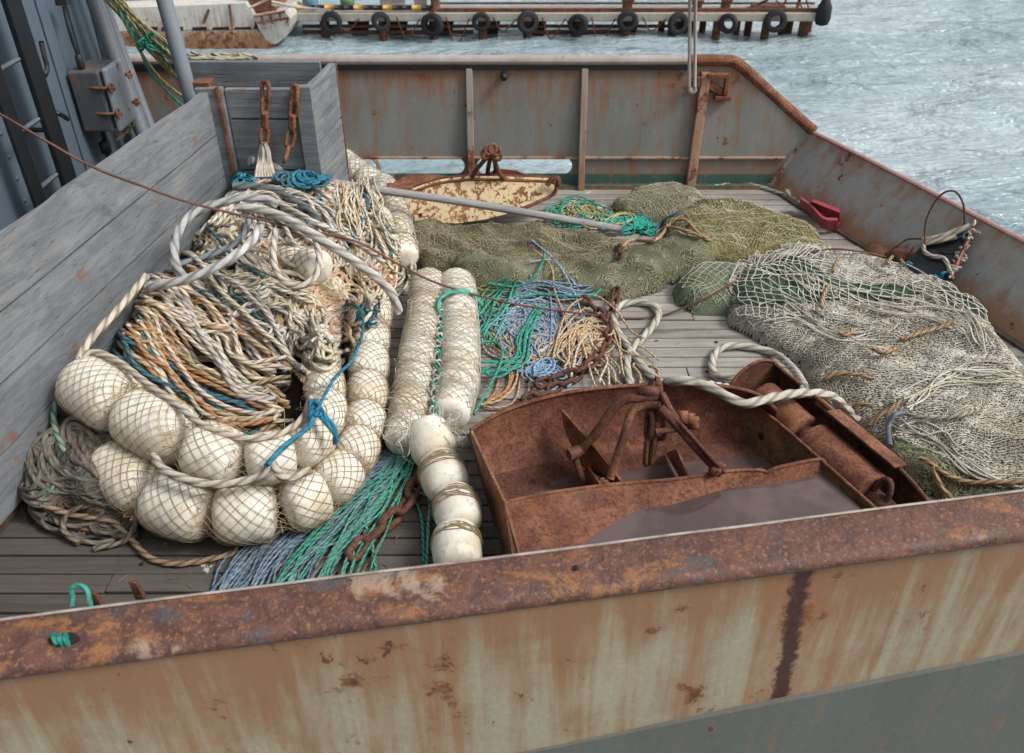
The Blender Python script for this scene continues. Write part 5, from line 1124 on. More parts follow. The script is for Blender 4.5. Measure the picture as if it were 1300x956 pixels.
float_line('upper short line of netted floats half buried in the rope pile', [(370, 330, .45, 18), (397, 337, .465, 23)], ncol=BR, n_h=10)
float_line('small netted floats tucked behind the inner line near the pen wall', [(116, 556, .2, 18), (138, 566, .19, 20)], ncol=BR, n_h=9)
def wrap(root, ctr, R, T):
    mb = MB(); P = cr(ctr, .004); L = np.concatenate([[0], np.cumsum(np.linalg.norm(np.diff(P, axis=0), axis=1))]); Rr = np.interp(L, np.linspace(0, L[-1], len(R)), R) * 1.03
    Tt = np.gradient(P, axis=0); Tt /= np.linalg.norm(Tt, axis=1)[:, None]; N = np.cross(Tt, (0, 0, 1)); N /= np.linalg.norm(N, axis=1)[:, None]; B = np.cross(N, Tt)
    for m in range(4):
        ph = 2 * PI * m / 4 + L * (38 + 6 * (m % 2)) + .8 * (vn(L * 8, 0 * L, m) - .5)
        mb.tube(P + (Rr + .001 * vn(L * 40, 0 * L, m))[:, None] * (np.cos(ph)[:, None] * N + np.sin(ph)[:, None] * B), .0021, 5, col=(.66, .64, .59), cap=False)
    mb.build('white_wrapping', TWINE, root)
    mb = MB()
    for m in range(34):
        k = int(rng.integers(len(P) - 5)); a = rng.uniform(0, PI); d = math.cos(a) * N[k] + math.sin(a) * np.array([0, 0, 1.]); c = P[k] + d * Rr[k]
        mb.tube(cr([c, c + d * .01 + rng.normal(0, .012, 3), c + d * .004 + rng.normal(0, .03, 3)], .008), .0012, 4, col=(.6, .58, .53), cap=False)
    mb.build('loose_twine', TWINE, root)['kind'] = 'stuff'
float_line('straight line of floats wound tightly in white twine and brown net', [(544, 368, .10, 24), (541, 396, .10, 24), (536, 424, .10, 24), (531, 454, .10, 25), (526, 486, .10, 25), (521, 518, .10, 26), (515, 549, .10, 26)], ncol=(.38, .31, .22), n_h=16, nr=.0015, tightr=1.03, minr=.93, extra=wrap)
float_line('straight line of floats in white net right of the tightly wound line', [(580, 368, .10, 24), (582, 396, .10, 24), (583, 424, .10, 25), (583, 454, .10, 26), (581, 486, .10, 27), (574, 516, .10, 26)], ncol=(.48, .42, .32), n_h=14, nr=.0014, tightr=1.03, minr=.9, extra=wrap)
def tw(root, ctr, R, T):
    mb = MB()
    for k in range(1, len(ctr)):
        N = np.cross(T[k], (0, 0, 1)); N /= np.linalg.norm(N); B = np.cross(N, T[k]); 
        for q in range(11):
            a = np.linspace(0, 2 * PI, 24); sh_ = rng.uniform(-.5, .1) * R[k]; rr = R[k] * math.sqrt(max(.1, 1 - (sh_ / R[k])**2 * .5)) * 1.02
            mb.tube(ctr[k] + T[k] * sh_ + rr * (np.cos(a)[:, None] * N + np.sin(a)[:, None] * B) + .03 * (vn(a * 2, a * 0, q)[:, None] - .5) * T[k], .0019, 4, col=(.42, .33, .22), cap=False)
    mb.build('lashing', TWINE, root)
float_line('four bare cream floats strung toward the near rail, lashed with twine', [(548, 562, .12, 30), (563, 604, .11, 31), (580, 648, .11, 31), (580, 697, .11, 33)], net=False, extra=tw)
float_line('thin netted float line coming round the pen corner at the far bulwark', [(436, 203, .20, 15), (450, 216, .17, 16), (468, 228, .14, 17), (488, 240, .12, 18), (500, 264, .11, 18), (505, 290, .11, 19), (512, 318, .11, 19)], ncol=(.36, .30, .22), n_h=12, extra=wrap)
mb = MB()
for a in ((521, 545), (560, 545)):
    c = at(*a, .17)
    for k in range(70):
        d = rng.normal(0, 1, 3) * np.array([.045, .045, .02]); e_ = rng.normal(0, .03, 3); mb.tube(cr([c + d * .3, c + d + e_ * .5, c + d * .8 + e_ + (0, 0, -.03), c + d * .7 + (0, -.02, -.08)], .010), .0018, 4, col=var((.58, .55, .50)), cap=False)
tag(mb.build('frayed_netting', TWINE), 'ragged white netting hanging between the two straight float lines', 'netting')
# white and green lacing between the two straight lines
mb = MB()
L_ = [at(572 - (572 - 540) * t + (-10), 350 + 190 * t, .13) for t in np.linspace(0, 1, 12)]
L_ = [at(562 - 14 * t, 372 + 180 * t, .14) for t in np.linspace(0, 1, 60)]; P = cr(L_, .01)
ph = np.linspace(0, 120, len(P))
mb.tube(P + .018 * np.stack([np.cos(ph), 0 * ph, np.sin(ph)], -1), .006, 6, col=(.62, .6, .56)); mb.tube(P + .018 * np.stack([np.sin(ph * .7), 0 * ph, np.cos(ph * .7)], -1), .005, 6, col=(.6, .58, .53))
mb.tube(P + .012 * np.stack([np.sin(ph * .5), 0 * ph, np.cos(ph * .5)], -1) + (0, 0, .012), .006, 6, col=(.03, .38, .27))
tag(mb.build('lacing_cord', ROPE), 'white and green lacing cord joining the two straight float lines', 'cord')
mb = MB(); P = [at(558, 402, .13), at(556, 385, .20), at(566, 374, .21), at(585, 370, .21), at(600, 376, .16), at(612, 388, .03)]
for k in range(3): mb.tube(cr(np.array(P) + np.array([.0, .016 * k, -.004 * k]), .01), .0085, 7, col=(.10, .42, .32))
tag(mb.build('rope', ROPE), 'pale green doubled rope tied over the head of the right straight float line', 'rope')
# blue lashing on the inner float line
mb = MB()
def bl(pts, r=.009, col=(.02, .20, .33)): mb.tube(cr([at(*p) for p in pts], .01), r, 7, col=var(col))
bl([(337, 592, .40), (352, 575, .42), (372, 558, .42), (393, 540, .42), (400, 522, .42)]); bl([(340, 590, .41), (356, 570, .43), (374, 556, .425), (392, 543, .43)])
bl([(395, 508, .40), (408, 530, .41), (424, 550, .38), (428, 562, .34)]); bl([(400, 508, .40), (414, 530, .41), (425, 545, .38), (425, 565, .33)]); bl([(402, 520, .40), (425, 480, .40), (445, 460, .36), (455, 440, .3)], .007)
for k in range(8): bl([(397 + rng.uniform(-5, 5), 512 + rng.uniform(-6, 6), .41), (400 + rng.uniform(-10, 10), 520 + rng.uniform(-8, 8), .43), (398 + rng.uniform(-9, 9), 530 + rng.uniform(-8, 8), .41)], .006)
tag(mb.build('lashing_rope', ROPE), 'bright blue lashing tied around the inner line of floats', 'rope')
mb = MB()
for k in range(16):
    c = at(466 + rng.uniform(-9, 9), 405 + rng.uniform(-8, 8), .25); mb.tube(cr(c + rng.normal(0, .025, (4, 3)), .008), .005, 6, col=var((.03, .20, .27)))
tag(mb.build('rope_tuft', ROPE), 'dark teal rope tuft resting on the outer float line', 'rope')

# ================================================================== chains
def chain(name, label, pts, n=None, lk=.085, wr=.0115, wd_=.028, mat=None, cat='chain', parent=None):
    """pts: 3-D polyline; links alternate"""
    P = cr(pts, .01); L = np.concatenate([[0], np.cumsum(np.linalg.norm(np.diff(P, axis=0), axis=1))]); pit = lk - 2.6 * wr
    mb = MB(); m = int(L[-1] / pit)
    for k in range(m):
        s = (k + .5) * pit; c = np.array([np.interp(s, L, P[:, q]) for q in range(3)]); c2 = np.array([np.interp(s + .01, L, P[:, q]) for q in range(3)]); c1 = np.array([np.interp(s - .01, L, P[:, q]) for q in range(3)])
        t = c2 - c1; t /= np.linalg.norm(t) + 1e-9; ref = np.array([0, 0, 1.]) if abs(t[2]) < .8 else np.array([0, 1., 0]); n_ = np.cross(t, ref); n_ /= np.linalg.norm(n_); b = np.cross(n_, t)
        a0 = (PI / 4 if k % 2 else -PI / 4) + rng.normal(0, .2); u = math.cos(a0) * n_ + math.sin(a0) * b
        h = lk / 2 - wd_; th = np.linspace(-PI / 2, PI / 2, 7); X_ = np.concatenate([h + (wd_ - wr) * np.cos(th), -h - (wd_ - wr) * np.cos(th)]); Y_ = np.concatenate([(wd_ - wr) * np.sin(th), -(wd_ - wr) * np.sin(th)])
        mb.tube(c + X_[:, None] * t + Y_[:, None] * u, wr, 7, closed=True)
    o = mb.build(name, mat or RUSTD, parent)
    return tag(o, label, cat) if parent is None else o
chain('hanging_chain', 'rusty chain hooked over the pen board with cream rope on its end', [aty(336, 108, 4.46), aty(337, 115, 4.43), aty(336, 150, 4.42), aty(335, 192, 4.40)], lk=.115, wr=.012, wd_=.034, mat=RUST)
chain('hanging_chain', 'rusty chain hooked over the pen board nearest the corner post', [aty(375, 113, 4.46), aty(374, 120, 4.43), aty(370, 165, 4.42), aty(364, 195, 4.36), aty(357, 213, 4.30)], lk=.115, wr=.012, wd_=.034, mat=RUST)
mb = MB()
for k in range(7): mb.tube(cr([aty(334 + k * .5, 181 + (k % 4), 4.385 - .004 * k), aty(331 + k * 1.6, 192, 4.37 - .01 * (k % 3)), aty(328 + k * 2.6, 208, 4.33), aty(325 + k * 4, 226, 4.25)], .01), .012, 8, col=var((.55, .49, .42)), twist=0)
tag(mb.build('rope_tail', ROPE), 'cream rope tail spliced to the left hanging chain', 'rope')
mb = MB(); mb.tube(cr([on(228, 352, .05), on(222, 335, .09), on(205, 328, .10), on(185, 336, .08), on(180, 350, .05)], .01), .011, 8); tag(mb.build('shackle', RUST), 'rusty bent iron shackle on the ropes at the pen wall', 'shackle')
def onl(pts, off): return [on(px, py, off) for px, py in pts]
chain('deck_chain', 'rusty chain snaking from the green net roll to the trawl door', onl([(783, 372), (778, 395), (770, 420), (758, 445), (745, 470), (725, 488), (700, 500), (675, 510), (655, 522), (640, 530)], .03), lk=.10, wr=.011, wd_=.03)
chain('deck_chain', 'second strand of rusty chain heaped against the first one', onl([(738, 388), (755, 402), (772, 425), (765, 455), (740, 478), (705, 490), (680, 500)], .05), lk=.10, wr=.011, wd_=.03)
chain('deck_chain', 'rusty chain stub in the gap of the green net roll', onl([(786, 318), (787, 328), (785, 338)], .03), lk=.09, wr=.010, wd_=.026)
chain('deck_chain', 'big link rusty chain on the deck between green ropes and floats', onl([(535, 600), (530, 620), (518, 645), (500, 665), (480, 680), (460, 700), (445, 720)], .035), lk=.13, wr=.015, wd_=.038)

# ================================================================== far cream trawl door
td = empty('trawl_door', 'cream painted trawl door with rust flecks leaning by the far bulwark', 'trawl door')
p0, nn = (0, 4.84, .05), (0, -.72, .70)
fp = lambda px, py: atplane(px, py, p0, nn)
face = [(496, 254), (518, 246), (540, 238), (562, 232), (600, 228), (650, 229), (700, 231), (706, 236), (702, 247), (675, 260), (650, 270), (616, 279), (580, 284), (556, 283), (505, 279)]
mb = MB(); mb.prism([fp(*p) for p in face], np.array([0, .02, .02])); mb.build('face_plate', CREAM_RUST, td, bevel=.003)
nv = np.array([0, .72, -.70])
rim = [fp(*p) for p in [(496, 254), (518, 246), (540, 238), (562, 232), (600, 228), (650, 229), (700, 231), (707, 237)]]
mb = MB(); mb.tube(cr(rim, .02), .010, 8); mb.tube(cr([fp(*p) for p in [(707, 237), (702, 247), (675, 260), (650, 270)]], .02), .012, 8); mb.build('rim', RUST, td)
mb = MB(); top = np.array(rim[:-1]); mb.loft(top, top + np.array([0, .10, .0]), (0, 0, -.015)); mb.build('back_plate', RUSTD, td)
# far shell humps behind
q = lambda px, py, y: aty(px, py, y)
mb = MB()
A = np.array([q(492, 240, 5.05), q(505, 228, 5.15), q(520, 222, 5.2), q(545, 222, 5.2), q(575, 225, 5.2), q(600, 227, 5.15)]); Bq = A.copy(); Bq[:, 1] -= .12; Bq[:, 2] = .18; mb.loft(A, Bq, (0, .015, 0), smooth=True)
A = np.array([q(612, 222, 5.25), q(635, 215, 5.28), q(655, 217, 5.28), q(672, 224, 5.25), q(678, 231, 5.2)]); Bq = A.copy(); Bq[:, 2] = .1; mb.loft(A, Bq, (0, .015, 0), smooth=True)
mb.build('shell_plate', RUST, td)
mb = MB(); mb.prism([q(490, 238, 5.0), q(493, 246, 4.95), q(520, 245, 4.95), q(525, 238, 5.05)], (0, .05, .01)); mb.tube(cr([q(694, 236, 4.97), q(700, 228, 4.98), q(708, 227, 4.98), q(709, 238, 4.97)], .01), .018, 8); mb.build('end_tip', RUST, td)
for a in ([(600, 224, 5.05), (606, 214, 5.02), (618, 200, 5.0), (622, 194, 5.0)], [(640, 227, 5.05), (634, 220, 5.02), (628, 205, 5.0), (625, 194, 5.0)], [(618, 226, 5.2), (620, 212, 5.12), (623, 198, 5.02)], [(628, 226, 5.2), (629, 212, 5.12), (627, 198, 5.02)]):
    mb = MB(); mb.tube(cr([q(*p) for p in a], .01), .015, 8); mb.build('bail_bar', RUSTD, td)
mb = MB()
for dx, dy in ((616, 196), (620, 190), (626, 189), (631, 192), (632, 198)):
    c = q(dx, dy, 5.0); th = np.linspace(0, 2 * PI, 14, endpoint=False); mb.tube(c + np.stack([.022 * np.cos(th), .01 * np.sin(th * 1), .026 * np.sin(th)], -1), .010, 7, closed=True)
mb.build('shackle', RUST, td)
mb = MB()
for px in (505, 514.5, 534): 
    c = fp(px, 273); mb.lathe(c + np.array([0, -.003, .003]), (0, -.72, .70), [(0, .0001), (.001, .011), (.003, .011), (.003, .0001)], 12)
mb.build('bolt_hole', DARK, td)
chain('hanging_links', '', [fp(524, 272) + (0, -.02, .0), fp(524, 280) + (0, -.03, 0), fp(528, 292) + (0, -.06, 0), fp(533, 298) + (0, -.08, 0)], lk=.085, wr=.008, wd_=.024, parent=td, mat=RUST)
# wooden pole
a = at(418, 231, .40); b = on(788, 300, .05); dd = b - a
mb = MB(); a = at(418, 231, .42); a0 = at(322, 210, .62); P = cr([a0 + (0, -.05, .05), a, (a + b) / 2 + (0, 0, .01), b], .04); rr = np.linspace(.026, .024, len(P)); mb.tube(P, rr, 14)
tag(mb.build('wooden_pole', m_wood('grey_pole_wood', (.19, .18, .185), (.33, .32, .32), 'X')), 'long weathered grey wooden pole lying from the rope pile across the nets', 'pole')

# ================================================================== near rusty trawl door
TD = empty('trawl_door', 'large rust brown trawl door lying open side up with puddles in it', 'trawl door')
Pz = lambda px, py, z: at(px, py, z)
top = [Pz(597, 546, .30), Pz(640, 522, .31), Pz(700, 503, .33), Pz(760, 493, .35), Pz(850, 487, .36), Pz(915, 490, .35), Pz(960, 500, .33), Pz(985, 520, .30)]
bot = [Pz(623, 604, .10), Pz(655, 596, .09), Pz(700, 588, .08), Pz(760, 577, .08), Pz(850, 566, .08), Pz(915, 560, .08), Pz(965, 560, .08), Pz(1000, 570, .08)]
top_ = crp(top, 40); bot_ = crp(bot, 40)
mb = MB()
# three strips give the plate its curl
mid = (top_ + bot_) / 2 + np.array([0, .03, -.02]); q1_ = top_ * .25 + mid * .75 + (0, .005, -.01)
R_ = []
for f in np.linspace(0, 1, 9): R_.append((1 - f)**2 * top_ + 2 * f * (1 - f) * (mid * 2 - (top_ + bot_) / 2) + f**2 * bot_)
mb.surf(R_, (0, .010, -.003))
mb.build('back_plate', RUSTP, TD)
mb = MB(); mb.tube(top_, .008, 8); mb.build('rim', RUST, TD)
# trough floor, ridge and near basin panel
ridge = [Pz(640, 638, .25), Pz(690, 627, .25), Pz(760, 617, .25), Pz(800, 613, .245), Pz(860, 608, .25), Pz(925, 598, .25), Pz(968, 597, .245), Pz(975, 600, .235), Pz(985, 594, .25), Pz(1040, 583, .25), Pz(1048, 588, .24)]
rd = crp(ridge, 60); bt = crp(bot, 60); fl = rd.copy(); fl[:, 2] = .06; fl[:, 1] += .02
mb = MB(); mb.loft(crp(bot, 60), fl, (0, 0, -.008)); mb.loft(rd, fl, (0, .008, 0)); mb.build('trough_floor', RUSTD, TD)
w0, w1 = ax_pts = (np.array([1.075, 2.90, .16]), np.array([1.50, 2.00, .14]))
slope = np.interp(rd[:, 0], [0, .2, .4, .58, .8, 1.0], [.03, .20, .38, .60, 1.1, 1.6]); rows = []
for f in np.linspace(0, 1, 26):
    d_ = .52 * f**1.4; P = rd.copy(); P[:, 1] -= d_; P[:, 0] += d_ * np.interp(rd[:, 0], [0, 1.06], [.12, .36])
    P[:, 2] = np.maximum(rd[:, 2] - slope * d_, .12 + .0 * f) + .004 * (fbm(P[:, 0] * 6, P[:, 1] * 6, 4) - .5); rows.append(P)
mb = MB(); mb.surf(rows, (0, 0, -.008)); mb.build('front_panel', RUSTP, TD)
mb = MB(); e_ = rows[-1]; lo_ = e_.copy(); lo_[:, 2] = .0; hi_ = e_.copy(); hi_[:, 2] = .255; mb.surf([lo_, hi_], (0, -.010, 0)); mb.build('front_wall', RUST, TD)
mb = MB(); mb.tube(rd, .007, 8); mb.build('ridge_edge', RUST, TD)
# left side plate, ochre outside
mb = MB(); T0, T1, T2 = Pz(597, 546, .30), Pz(640, 638, .25), Pz(664, 725, .25)
B0, B1, B2 = Pz(594, 549, .10) , Pz(632, 690, .0), Pz(632, 690, .0) + np.array([.05, -.2, 0])
B0, B1, B2 = at(595, 552, 0), at(619, 640, 0), at(646, 725, 0)
mb.loft([T0, T1, T2], [B0, B1, B2], (.010, 0, 0)); mb.build('side_plate', DOORSIDE, TD)
# puddles
def m_puddle():
    t = NT('rusty_water'); n = t.noise(5, 4); col = t.mix(t.ramp(n, .4, .6), (.085, .056, .054), (.125, .085, .08)); return t.fin(col, .06, t.bump(t.noise(9, 3), .10, .003), spec=.6)
PUD = m_puddle()
mb = MB(); z = .125; wpts = [Pz(612, 596, z), Pz(700, 575, z), Pz(850, 560, z), Pz(975, 560, z), Pz(1010, 580, z), Pz(1000, 600, z), Pz(930, 604, z), Pz(800, 620, z), Pz(660, 640, z)]
cen = None
P_ = crp(wpts, 40); A = bt.copy(); A[:, 2] = z - 0; 
back = bt + (top_[np.linspace(0, 39, 60).astype(int)] - bt) * .05; back[:, 2] = .074; frn = rd.copy(); frn[:, 2] = .074; frn[:, 1] += .010
mb.loft(back, frn, (0, 0, -.004)); pd = mb.build('puddle', PUD, None)
tag(pd, 'narrow rusty water in the trough of the near trawl door', 'puddle')
zp = .203
poly = [np.array([p[0], p[1], zp]) for p in (rd[3] + (0, -.004, 0), rd[59] + (0, -.008, 0), rows[12][59], rows[-1][59] + (0, .004, 0), rows[-1][3] + (0, .004, 0))]
mb = MB(); mb.prism(poly, (0, 0, -.003)); pd = mb.build('puddle', PUD)
tag(pd, 'wide glossy brown puddle in the front basin of the near trawl door', 'puddle')
# stiffener plates in the trough
def plate(pts, th=(.010, .002, 0), nm='stiffener', m=RUST): 
    mb = MB(); mb.prism(pts, th); return mb.build(nm, m, TD, bevel=.002)
plate([Pz(712, 520, .30), Pz(752, 565, .30), Pz(790, 614, .25), Pz(780, 617, .10), Pz(735, 590, .10), Pz(716, 545, .22)])
plate([Pz(858, 570, .20), Pz(872, 603, .24), Pz(862, 606, .09), Pz(845, 575, .09)])
plate([Pz(745, 592, .2), Pz(762, 616, .24), Pz(750, 618, .08), Pz(737, 600, .08)])
plate([Pz(926, 500, .34), Pz(965, 545, .30), Pz(1000, 592, .25), Pz(985, 596, .08), Pz(950, 560, .08)], m=RUSTD) if False else None
# bail bars and ring
def bar(pts, r, nm='bail_bar', m=RUSTD): mb = MB(); mb.tube(cr([Pz(*p) for p in pts], .01), r, 10); return mb.build(nm, m, TD)
bar([(738, 572, .26), (758, 548, .34), (776, 522, .42), (792, 508, .46), (812, 505, .47), (835, 503, .47)], .018)
bar([(775, 608, .24), (785, 575, .32), (795, 545, .40), (803, 522, .44), (820, 515, .45), (838, 515, .46)], .017)
bar([(840, 500, .47), (850, 520, .44), (858, 532, .40)], .016)
bar([(838, 518, .46), (858, 538, .42), (882, 565, .36), (905, 590, .28), (915, 600, .25)], .019)
bar([(845, 520, .455), (870, 545, .42), (896, 574, .35), (920, 600, .26)], .008)
bar([(832, 548, .40), (850, 546, .40), (862, 545, .40)], .011)
bar([(735, 572, .27), (730, 575, .27), (722, 578, .27)], .024, 'pivot_bolt')
bar([(730, 582, .24), (740, 610, .16), (746, 620, .10)], .014)
for p in ((866, 530, .36), (875, 533, .35), (880, 537, .34)):
    mb = MB(); mb.lathe(Pz(*p), (.9, -.1, 0), [(-.02, .001), (-.02, .026), (.02, .028), (.02, .001)], 12); mb.build('pivot_bolt', RUST, TD)
for p in ((765, 612, .22), (906, 598, .27), (912, 592, .27)):
    mb = MB(); mb.lathe(Pz(*p), (.5, -.5, .5), [(-.012, .001), (-.012, .018), (.012, .019), (.016, .009), (.03, .009), (.03, .001)], 8); mb.build('bolt', RUST, TD)
mb = MB(); c = Pz(832, 505, .46); th = np.linspace(0, 2 * PI, 24, endpoint=False)
mb.tube(c + np.stack([.018 * np.cos(th), .03 * np.sin(th) + .01, .075 * np.sin(th) - .02], -1), .017, 10, closed=True); mb.lathe(c + (-.03, .0, .03), (1, 0, 0), [(-.04, .001), (-.04, .02), (.0, .024), (.04, .02), (.04, .001)], 10); mb.build('shackle', RUSTD, TD)
chain('hanging_links', '', [Pz(826, 524, .42), Pz(824, 545, .36), Pz(822, 575, .27), Pz(818, 605, .17)], lk=.13, wr=.011, wd_=.034, parent=TD)
chain('hanging_links', '', [Pz(832, 524, .42), Pz(836, 545, .36), Pz(829, 575, .27), Pz(828, 600, .17)], lk=.13, wr=.011, wd_=.034, parent=TD)
# ---- curved shoe channel with rollers on the right
ax0, ax1 = np.array([1.075, 2.90, .16]), np.array([1.50, 2.00, .14]); axd = (ax1 - ax0) / np.linalg.norm(ax1 - ax0); axn = np.array([-axd[1], axd[0], 0]); axn = axn if axn[0] > 0 else -axn
def shell(R0, a0, a1, s0, s1, th=.012, n=18, dr=lambda f: 0):
    """part of a cylinder about the channel axis: angle 0 = outboard side (+axn), 90 = up"""
    mb = MB(); ang = np.radians(np.linspace(a0, a1, n))
    for S0, S1 in zip(np.linspace(s0, s1, 13)[:-1], np.linspace(s0, s1, 13)[1:]):
        def ring(s, R):
            f = (s - 0) / np.linalg.norm(ax1 - ax0); c = ax0 + (ax1 - ax0) * f; R = R * (1 + dr(f))
            return c + R * (np.cos(ang)[:, None] * axn + np.sin(ang)[:, None] * np.array([0, 0, 1.]))
        V = np.vstack([ring(S0, R0), ring(S1, R0), ring(S0, R0 - th), ring(S1, R0 - th)]); F = []
        for i in range(n - 1): F += [(i, i + 1, n + i + 1, n + i), (2*n + i, 3*n + i, 3*n + i + 1, 2*n + i + 1)]
        F += [(0, n, 3*n, 2*n), (n - 1, 3*n - 1, 4*n - 1, 2*n - 1)]
        mb.add(V, F, smooth=True)
    return mb
LEN = float(np.linalg.norm(ax1 - ax0)); taper = lambda f: -.45 * np.clip((f - .55) / .45, 0, 1)**2
mb = shell(.165, -90, 52, -.02, LEN, dr=taper); mb.build('shoe_shell', RUST, TD)
c = lambda s: ax0 + axd * s
mb = MB(); rimp = [c(s) + (.160 * (1 + taper(s / LEN))) * (math.cos(math.radians(52)) * axn + math.sin(math.radians(52)) * np.array([0, 0, 1.])) for s in np.linspace(-.02, LEN, 24)]; mb.tube(rimp, .008, 8); mb.build('rim', RUST, TD)
# round end cap at the far end
a = np.radians(np.linspace(0, 360, 33)); a = a[:-1]
mb = MB(); mb.prism([c(-.03) + (.150) * (np.cos(k) * (axn * 1.0)) + (.165 * np.sin(k)) * np.array([0, 0, 1.]) for k in a], axd * .012); mb.build('end_plate', RUSTD, TD, bevel=.003)
mb = MB(); mb.tube([c(-.02) + .155 * (np.cos(k) * axn) + .168 * np.sin(k) * np.array([0, 0, 1.]) for k in a], .007, 8, closed=True); mb.build('end_rim', RUST, TD)
# inner divider plate with hole
mb = MB(); w0, w1 = c(.02) - axn * .14, c(LEN - .02) - axn * .10
top_l = [w0 + (w1 - w0) * s + np.array([0, 0, z_]) for s, z_ in ((0, .08), (.25, .10), (.5, .095), (.75, .085), (1, .08))]; bot_l = [w0 + (w1 - w0) * s - np.array([.04, .02, .14]) for s in (0, .25, .5, .75, 1)]
mb.loft(cr(top_l, .05)[:9] if False else top_l, bot_l, axn * .010); mb.build('divider_plate', m_rust('olive_rust', (.13, .07, .03), (.2, .12, .05), (.05, .03, .02), 40), TD)
mb = MB(); hc = w0 + (w1 - w0) * .22 + np.array([-.016, -.008, -.0]); nrm_ = -axn; mb.lathe(hc - axn * .002, nrm_, [(0, .0001), (.004, .017), (.006, .017), (.006, .0001)], 14); mb.build('plate_hole', DARK, TD)
mb = MB(); tl = np.array(top_l); mb.tube(cr(tl, .03), .007, 8); mb.build('divider_edge', RUST, TD)
# rollers
def roller(s0, s1, R, nm='roller', dz=.0, m=RUSTP): 
    mb = MB(); L_ = s1 - s0; mb.lathe(c(s0) + (0, 0, dz), axd, [(0, .001), (0, R * .9), (.006, R), (.02, R * .99), (L_ * .5, R * 1.01), (L_ - .02, R * .99), (L_ - .006, R), (L_, R * .9), (L_, .001)], 28); return mb.build(nm, m, TD)
roller(.04, .30, .085, dz=.01, m=RUST); roller(.30, .34, .05, 'spacer', .01, RUSTD); roller(.35, .68, .100, dz=.0); roller(.68, .80, .045, 'axle', 0, RUSTD)
mb = MB(); th = np.linspace(0, 2 * PI, 24, endpoint=False); cc = c(.72) + (0, 0, .05); mb.tube(cc + (np.cos(th)[:, None] * axd * .5 + np.sin(th)[:, None] * np.array([0, 0, 1.]) + .3 * np.sin(th)[:, None] * axn) * .06, .012, 8, closed=True); mb.tube(cr([c(.72) + (0, 0, .04), c(.82) + (.02, 0, .03), c(.95) + (.03, 0, .02)], .02), .013, 8); mb.build('ring_bolt', RUSTD, TD)
# flange strip along the shell top
mb = MB(); f0 = [c(s) + axn * .055 + np.array([0, 0, .135]) for s in (.34, .70)]; f1 = [c(s) + axn * .13 + np.array([0, 0, .118]) for s in (.34, .70)]
mb.prism([f0[0], f1[0], f1[1], f0[1]], (0, 0, .012)); mb.build('flange_strip', RUST, TD, bevel=.004)
mb = MB(); mb.prism([c(.24) + axn * .10 + (0, 0, .09), c(.24) + axn * .14 + (0, 0, .085), c(.34) + axn * .14 + (0, 0, .085), c(.34) + axn * .10 + (0, 0, .09)], (0, 0, .02)); mb.build('flange_tab', DOORSIDE, TD, bevel=.003)

# ================================================================== things at the stern bulwark
# red plastic block
rb = MB(); q = at
mb = MB(); A = [at(1016, 262, .05), at(1030, 275, .06), at(1045, 290, .05), at(1062, 292, .03)]; Bq = [at(1016, 252, .14), at(1030, 262, .13), at(1046, 278, .12), at(1064, 280, .12)]
mb.loft(crp(A, 30), crp(Bq, 30), (.01, .04, .0), smooth=True)
A = [at(1028, 262, .06), at(1045, 272, .07), at(1066, 282, .06)]; Bq = [at(1030, 256, .15), at(1046, 262, .15), at(1066, 270, .14)]; mb.loft(crp(A, 30), crp(Bq, 30), (.02, .05, 0), smooth=True)
mb.prism([at(1016, 264, .0), at(1060, 296, .0), at(1070, 285, .0), at(1030, 262, .0)], (0, 0, .05))
tag(mb.build('plastic_scoop', m_plain('faded_red_plastic', (.34, .055, .07), .55, var=.4, sc=9), bevel=.006), 'faded red plastic scoop at the stern bulwark on a pale rope', 'scoop')
fr = fray(1001, 250, .05, 60, (.5, .48, .43), 'frayed pale knot where the rope meets the red scoop', off=.02)
# black rubber flap with rope edging
fl_ = empty('rubber_flap', 'black rubber flap with red edging and rope leaning on the stern bulwark', 'rubber flap')
K = [at(1150, 330, .16), at(1160, 310, .22), at(1185, 300, .27), at(1232, 293, .33), at(1238, 290, .33), at(1222, 330, .24), at(1206, 352, .17), at(1180, 350, .12)]
p0_ = np.mean(K, 0); 
mb = MB(); n_f = np.array([-.45, -.35, .82]); n_f /= np.linalg.norm(n_f)
pf = lambda px, py, o=0: atplane(px, py, p0_, n_f) + n_f * o
mb.prism([pf(*p) for p in [(1140, 340), (1158, 325), (1172, 308), (1228, 293), (1234, 292), (1208, 356), (1180, 356), (1150, 350)]], -n_f * .012); mb.build('sheet', m_plain('black_rubber', (.018, .022, .03), .28, var=.4, bump=.4), fl_, bevel=.003)
mb = MB(); a = np.linspace(0, 2 * PI, 20, endpoint=False); mb.prism([pf(1205 + 13 * math.cos(k), 318 + 5 * math.sin(k), .002) for k in a], n_f * .003); mb.build('hole', m_plain('hole_dark', (.008, .01, .012), .3), fl_)
mb = MB(); mb.tube(cr([pf(1236, 290, .01), pf(1226, 312, .01), pf(1214, 338, .01), pf(1206, 354, .01)], .02), .014, 8); mb.build('edge_strip', m_plain('red_edge_plastic', (.26, .045, .05), .5, var=.4), fl_)
mb = MB()
for pts, r in (([(1173, 308, .02), (1190, 306, .03), (1210, 300, .035), (1232, 292, .04)], .020), ([(1172, 312, .02), (1195, 309, .03), (1215, 304, .03)], .016), ([(1172, 310, .02), (1174, 322, .02), (1185, 328, .02), (1198, 330, .02), (1204, 340, .02), (1208, 352, .02)], .013)):
    P = [pf(*p) for p in pts]; mb.tube(cr(P, .007), r, 10, col=(.50, .46, .38), twist=2.2)
for k in range(9): 
    f = k / 8; P = pf(1235 - 27 * f, 292 + 60 * f, .012); mb.tube(cr(P + rng.normal(0, .016, (5, 3)), .006), .008, 6, col=var((.55, .5, .42)))
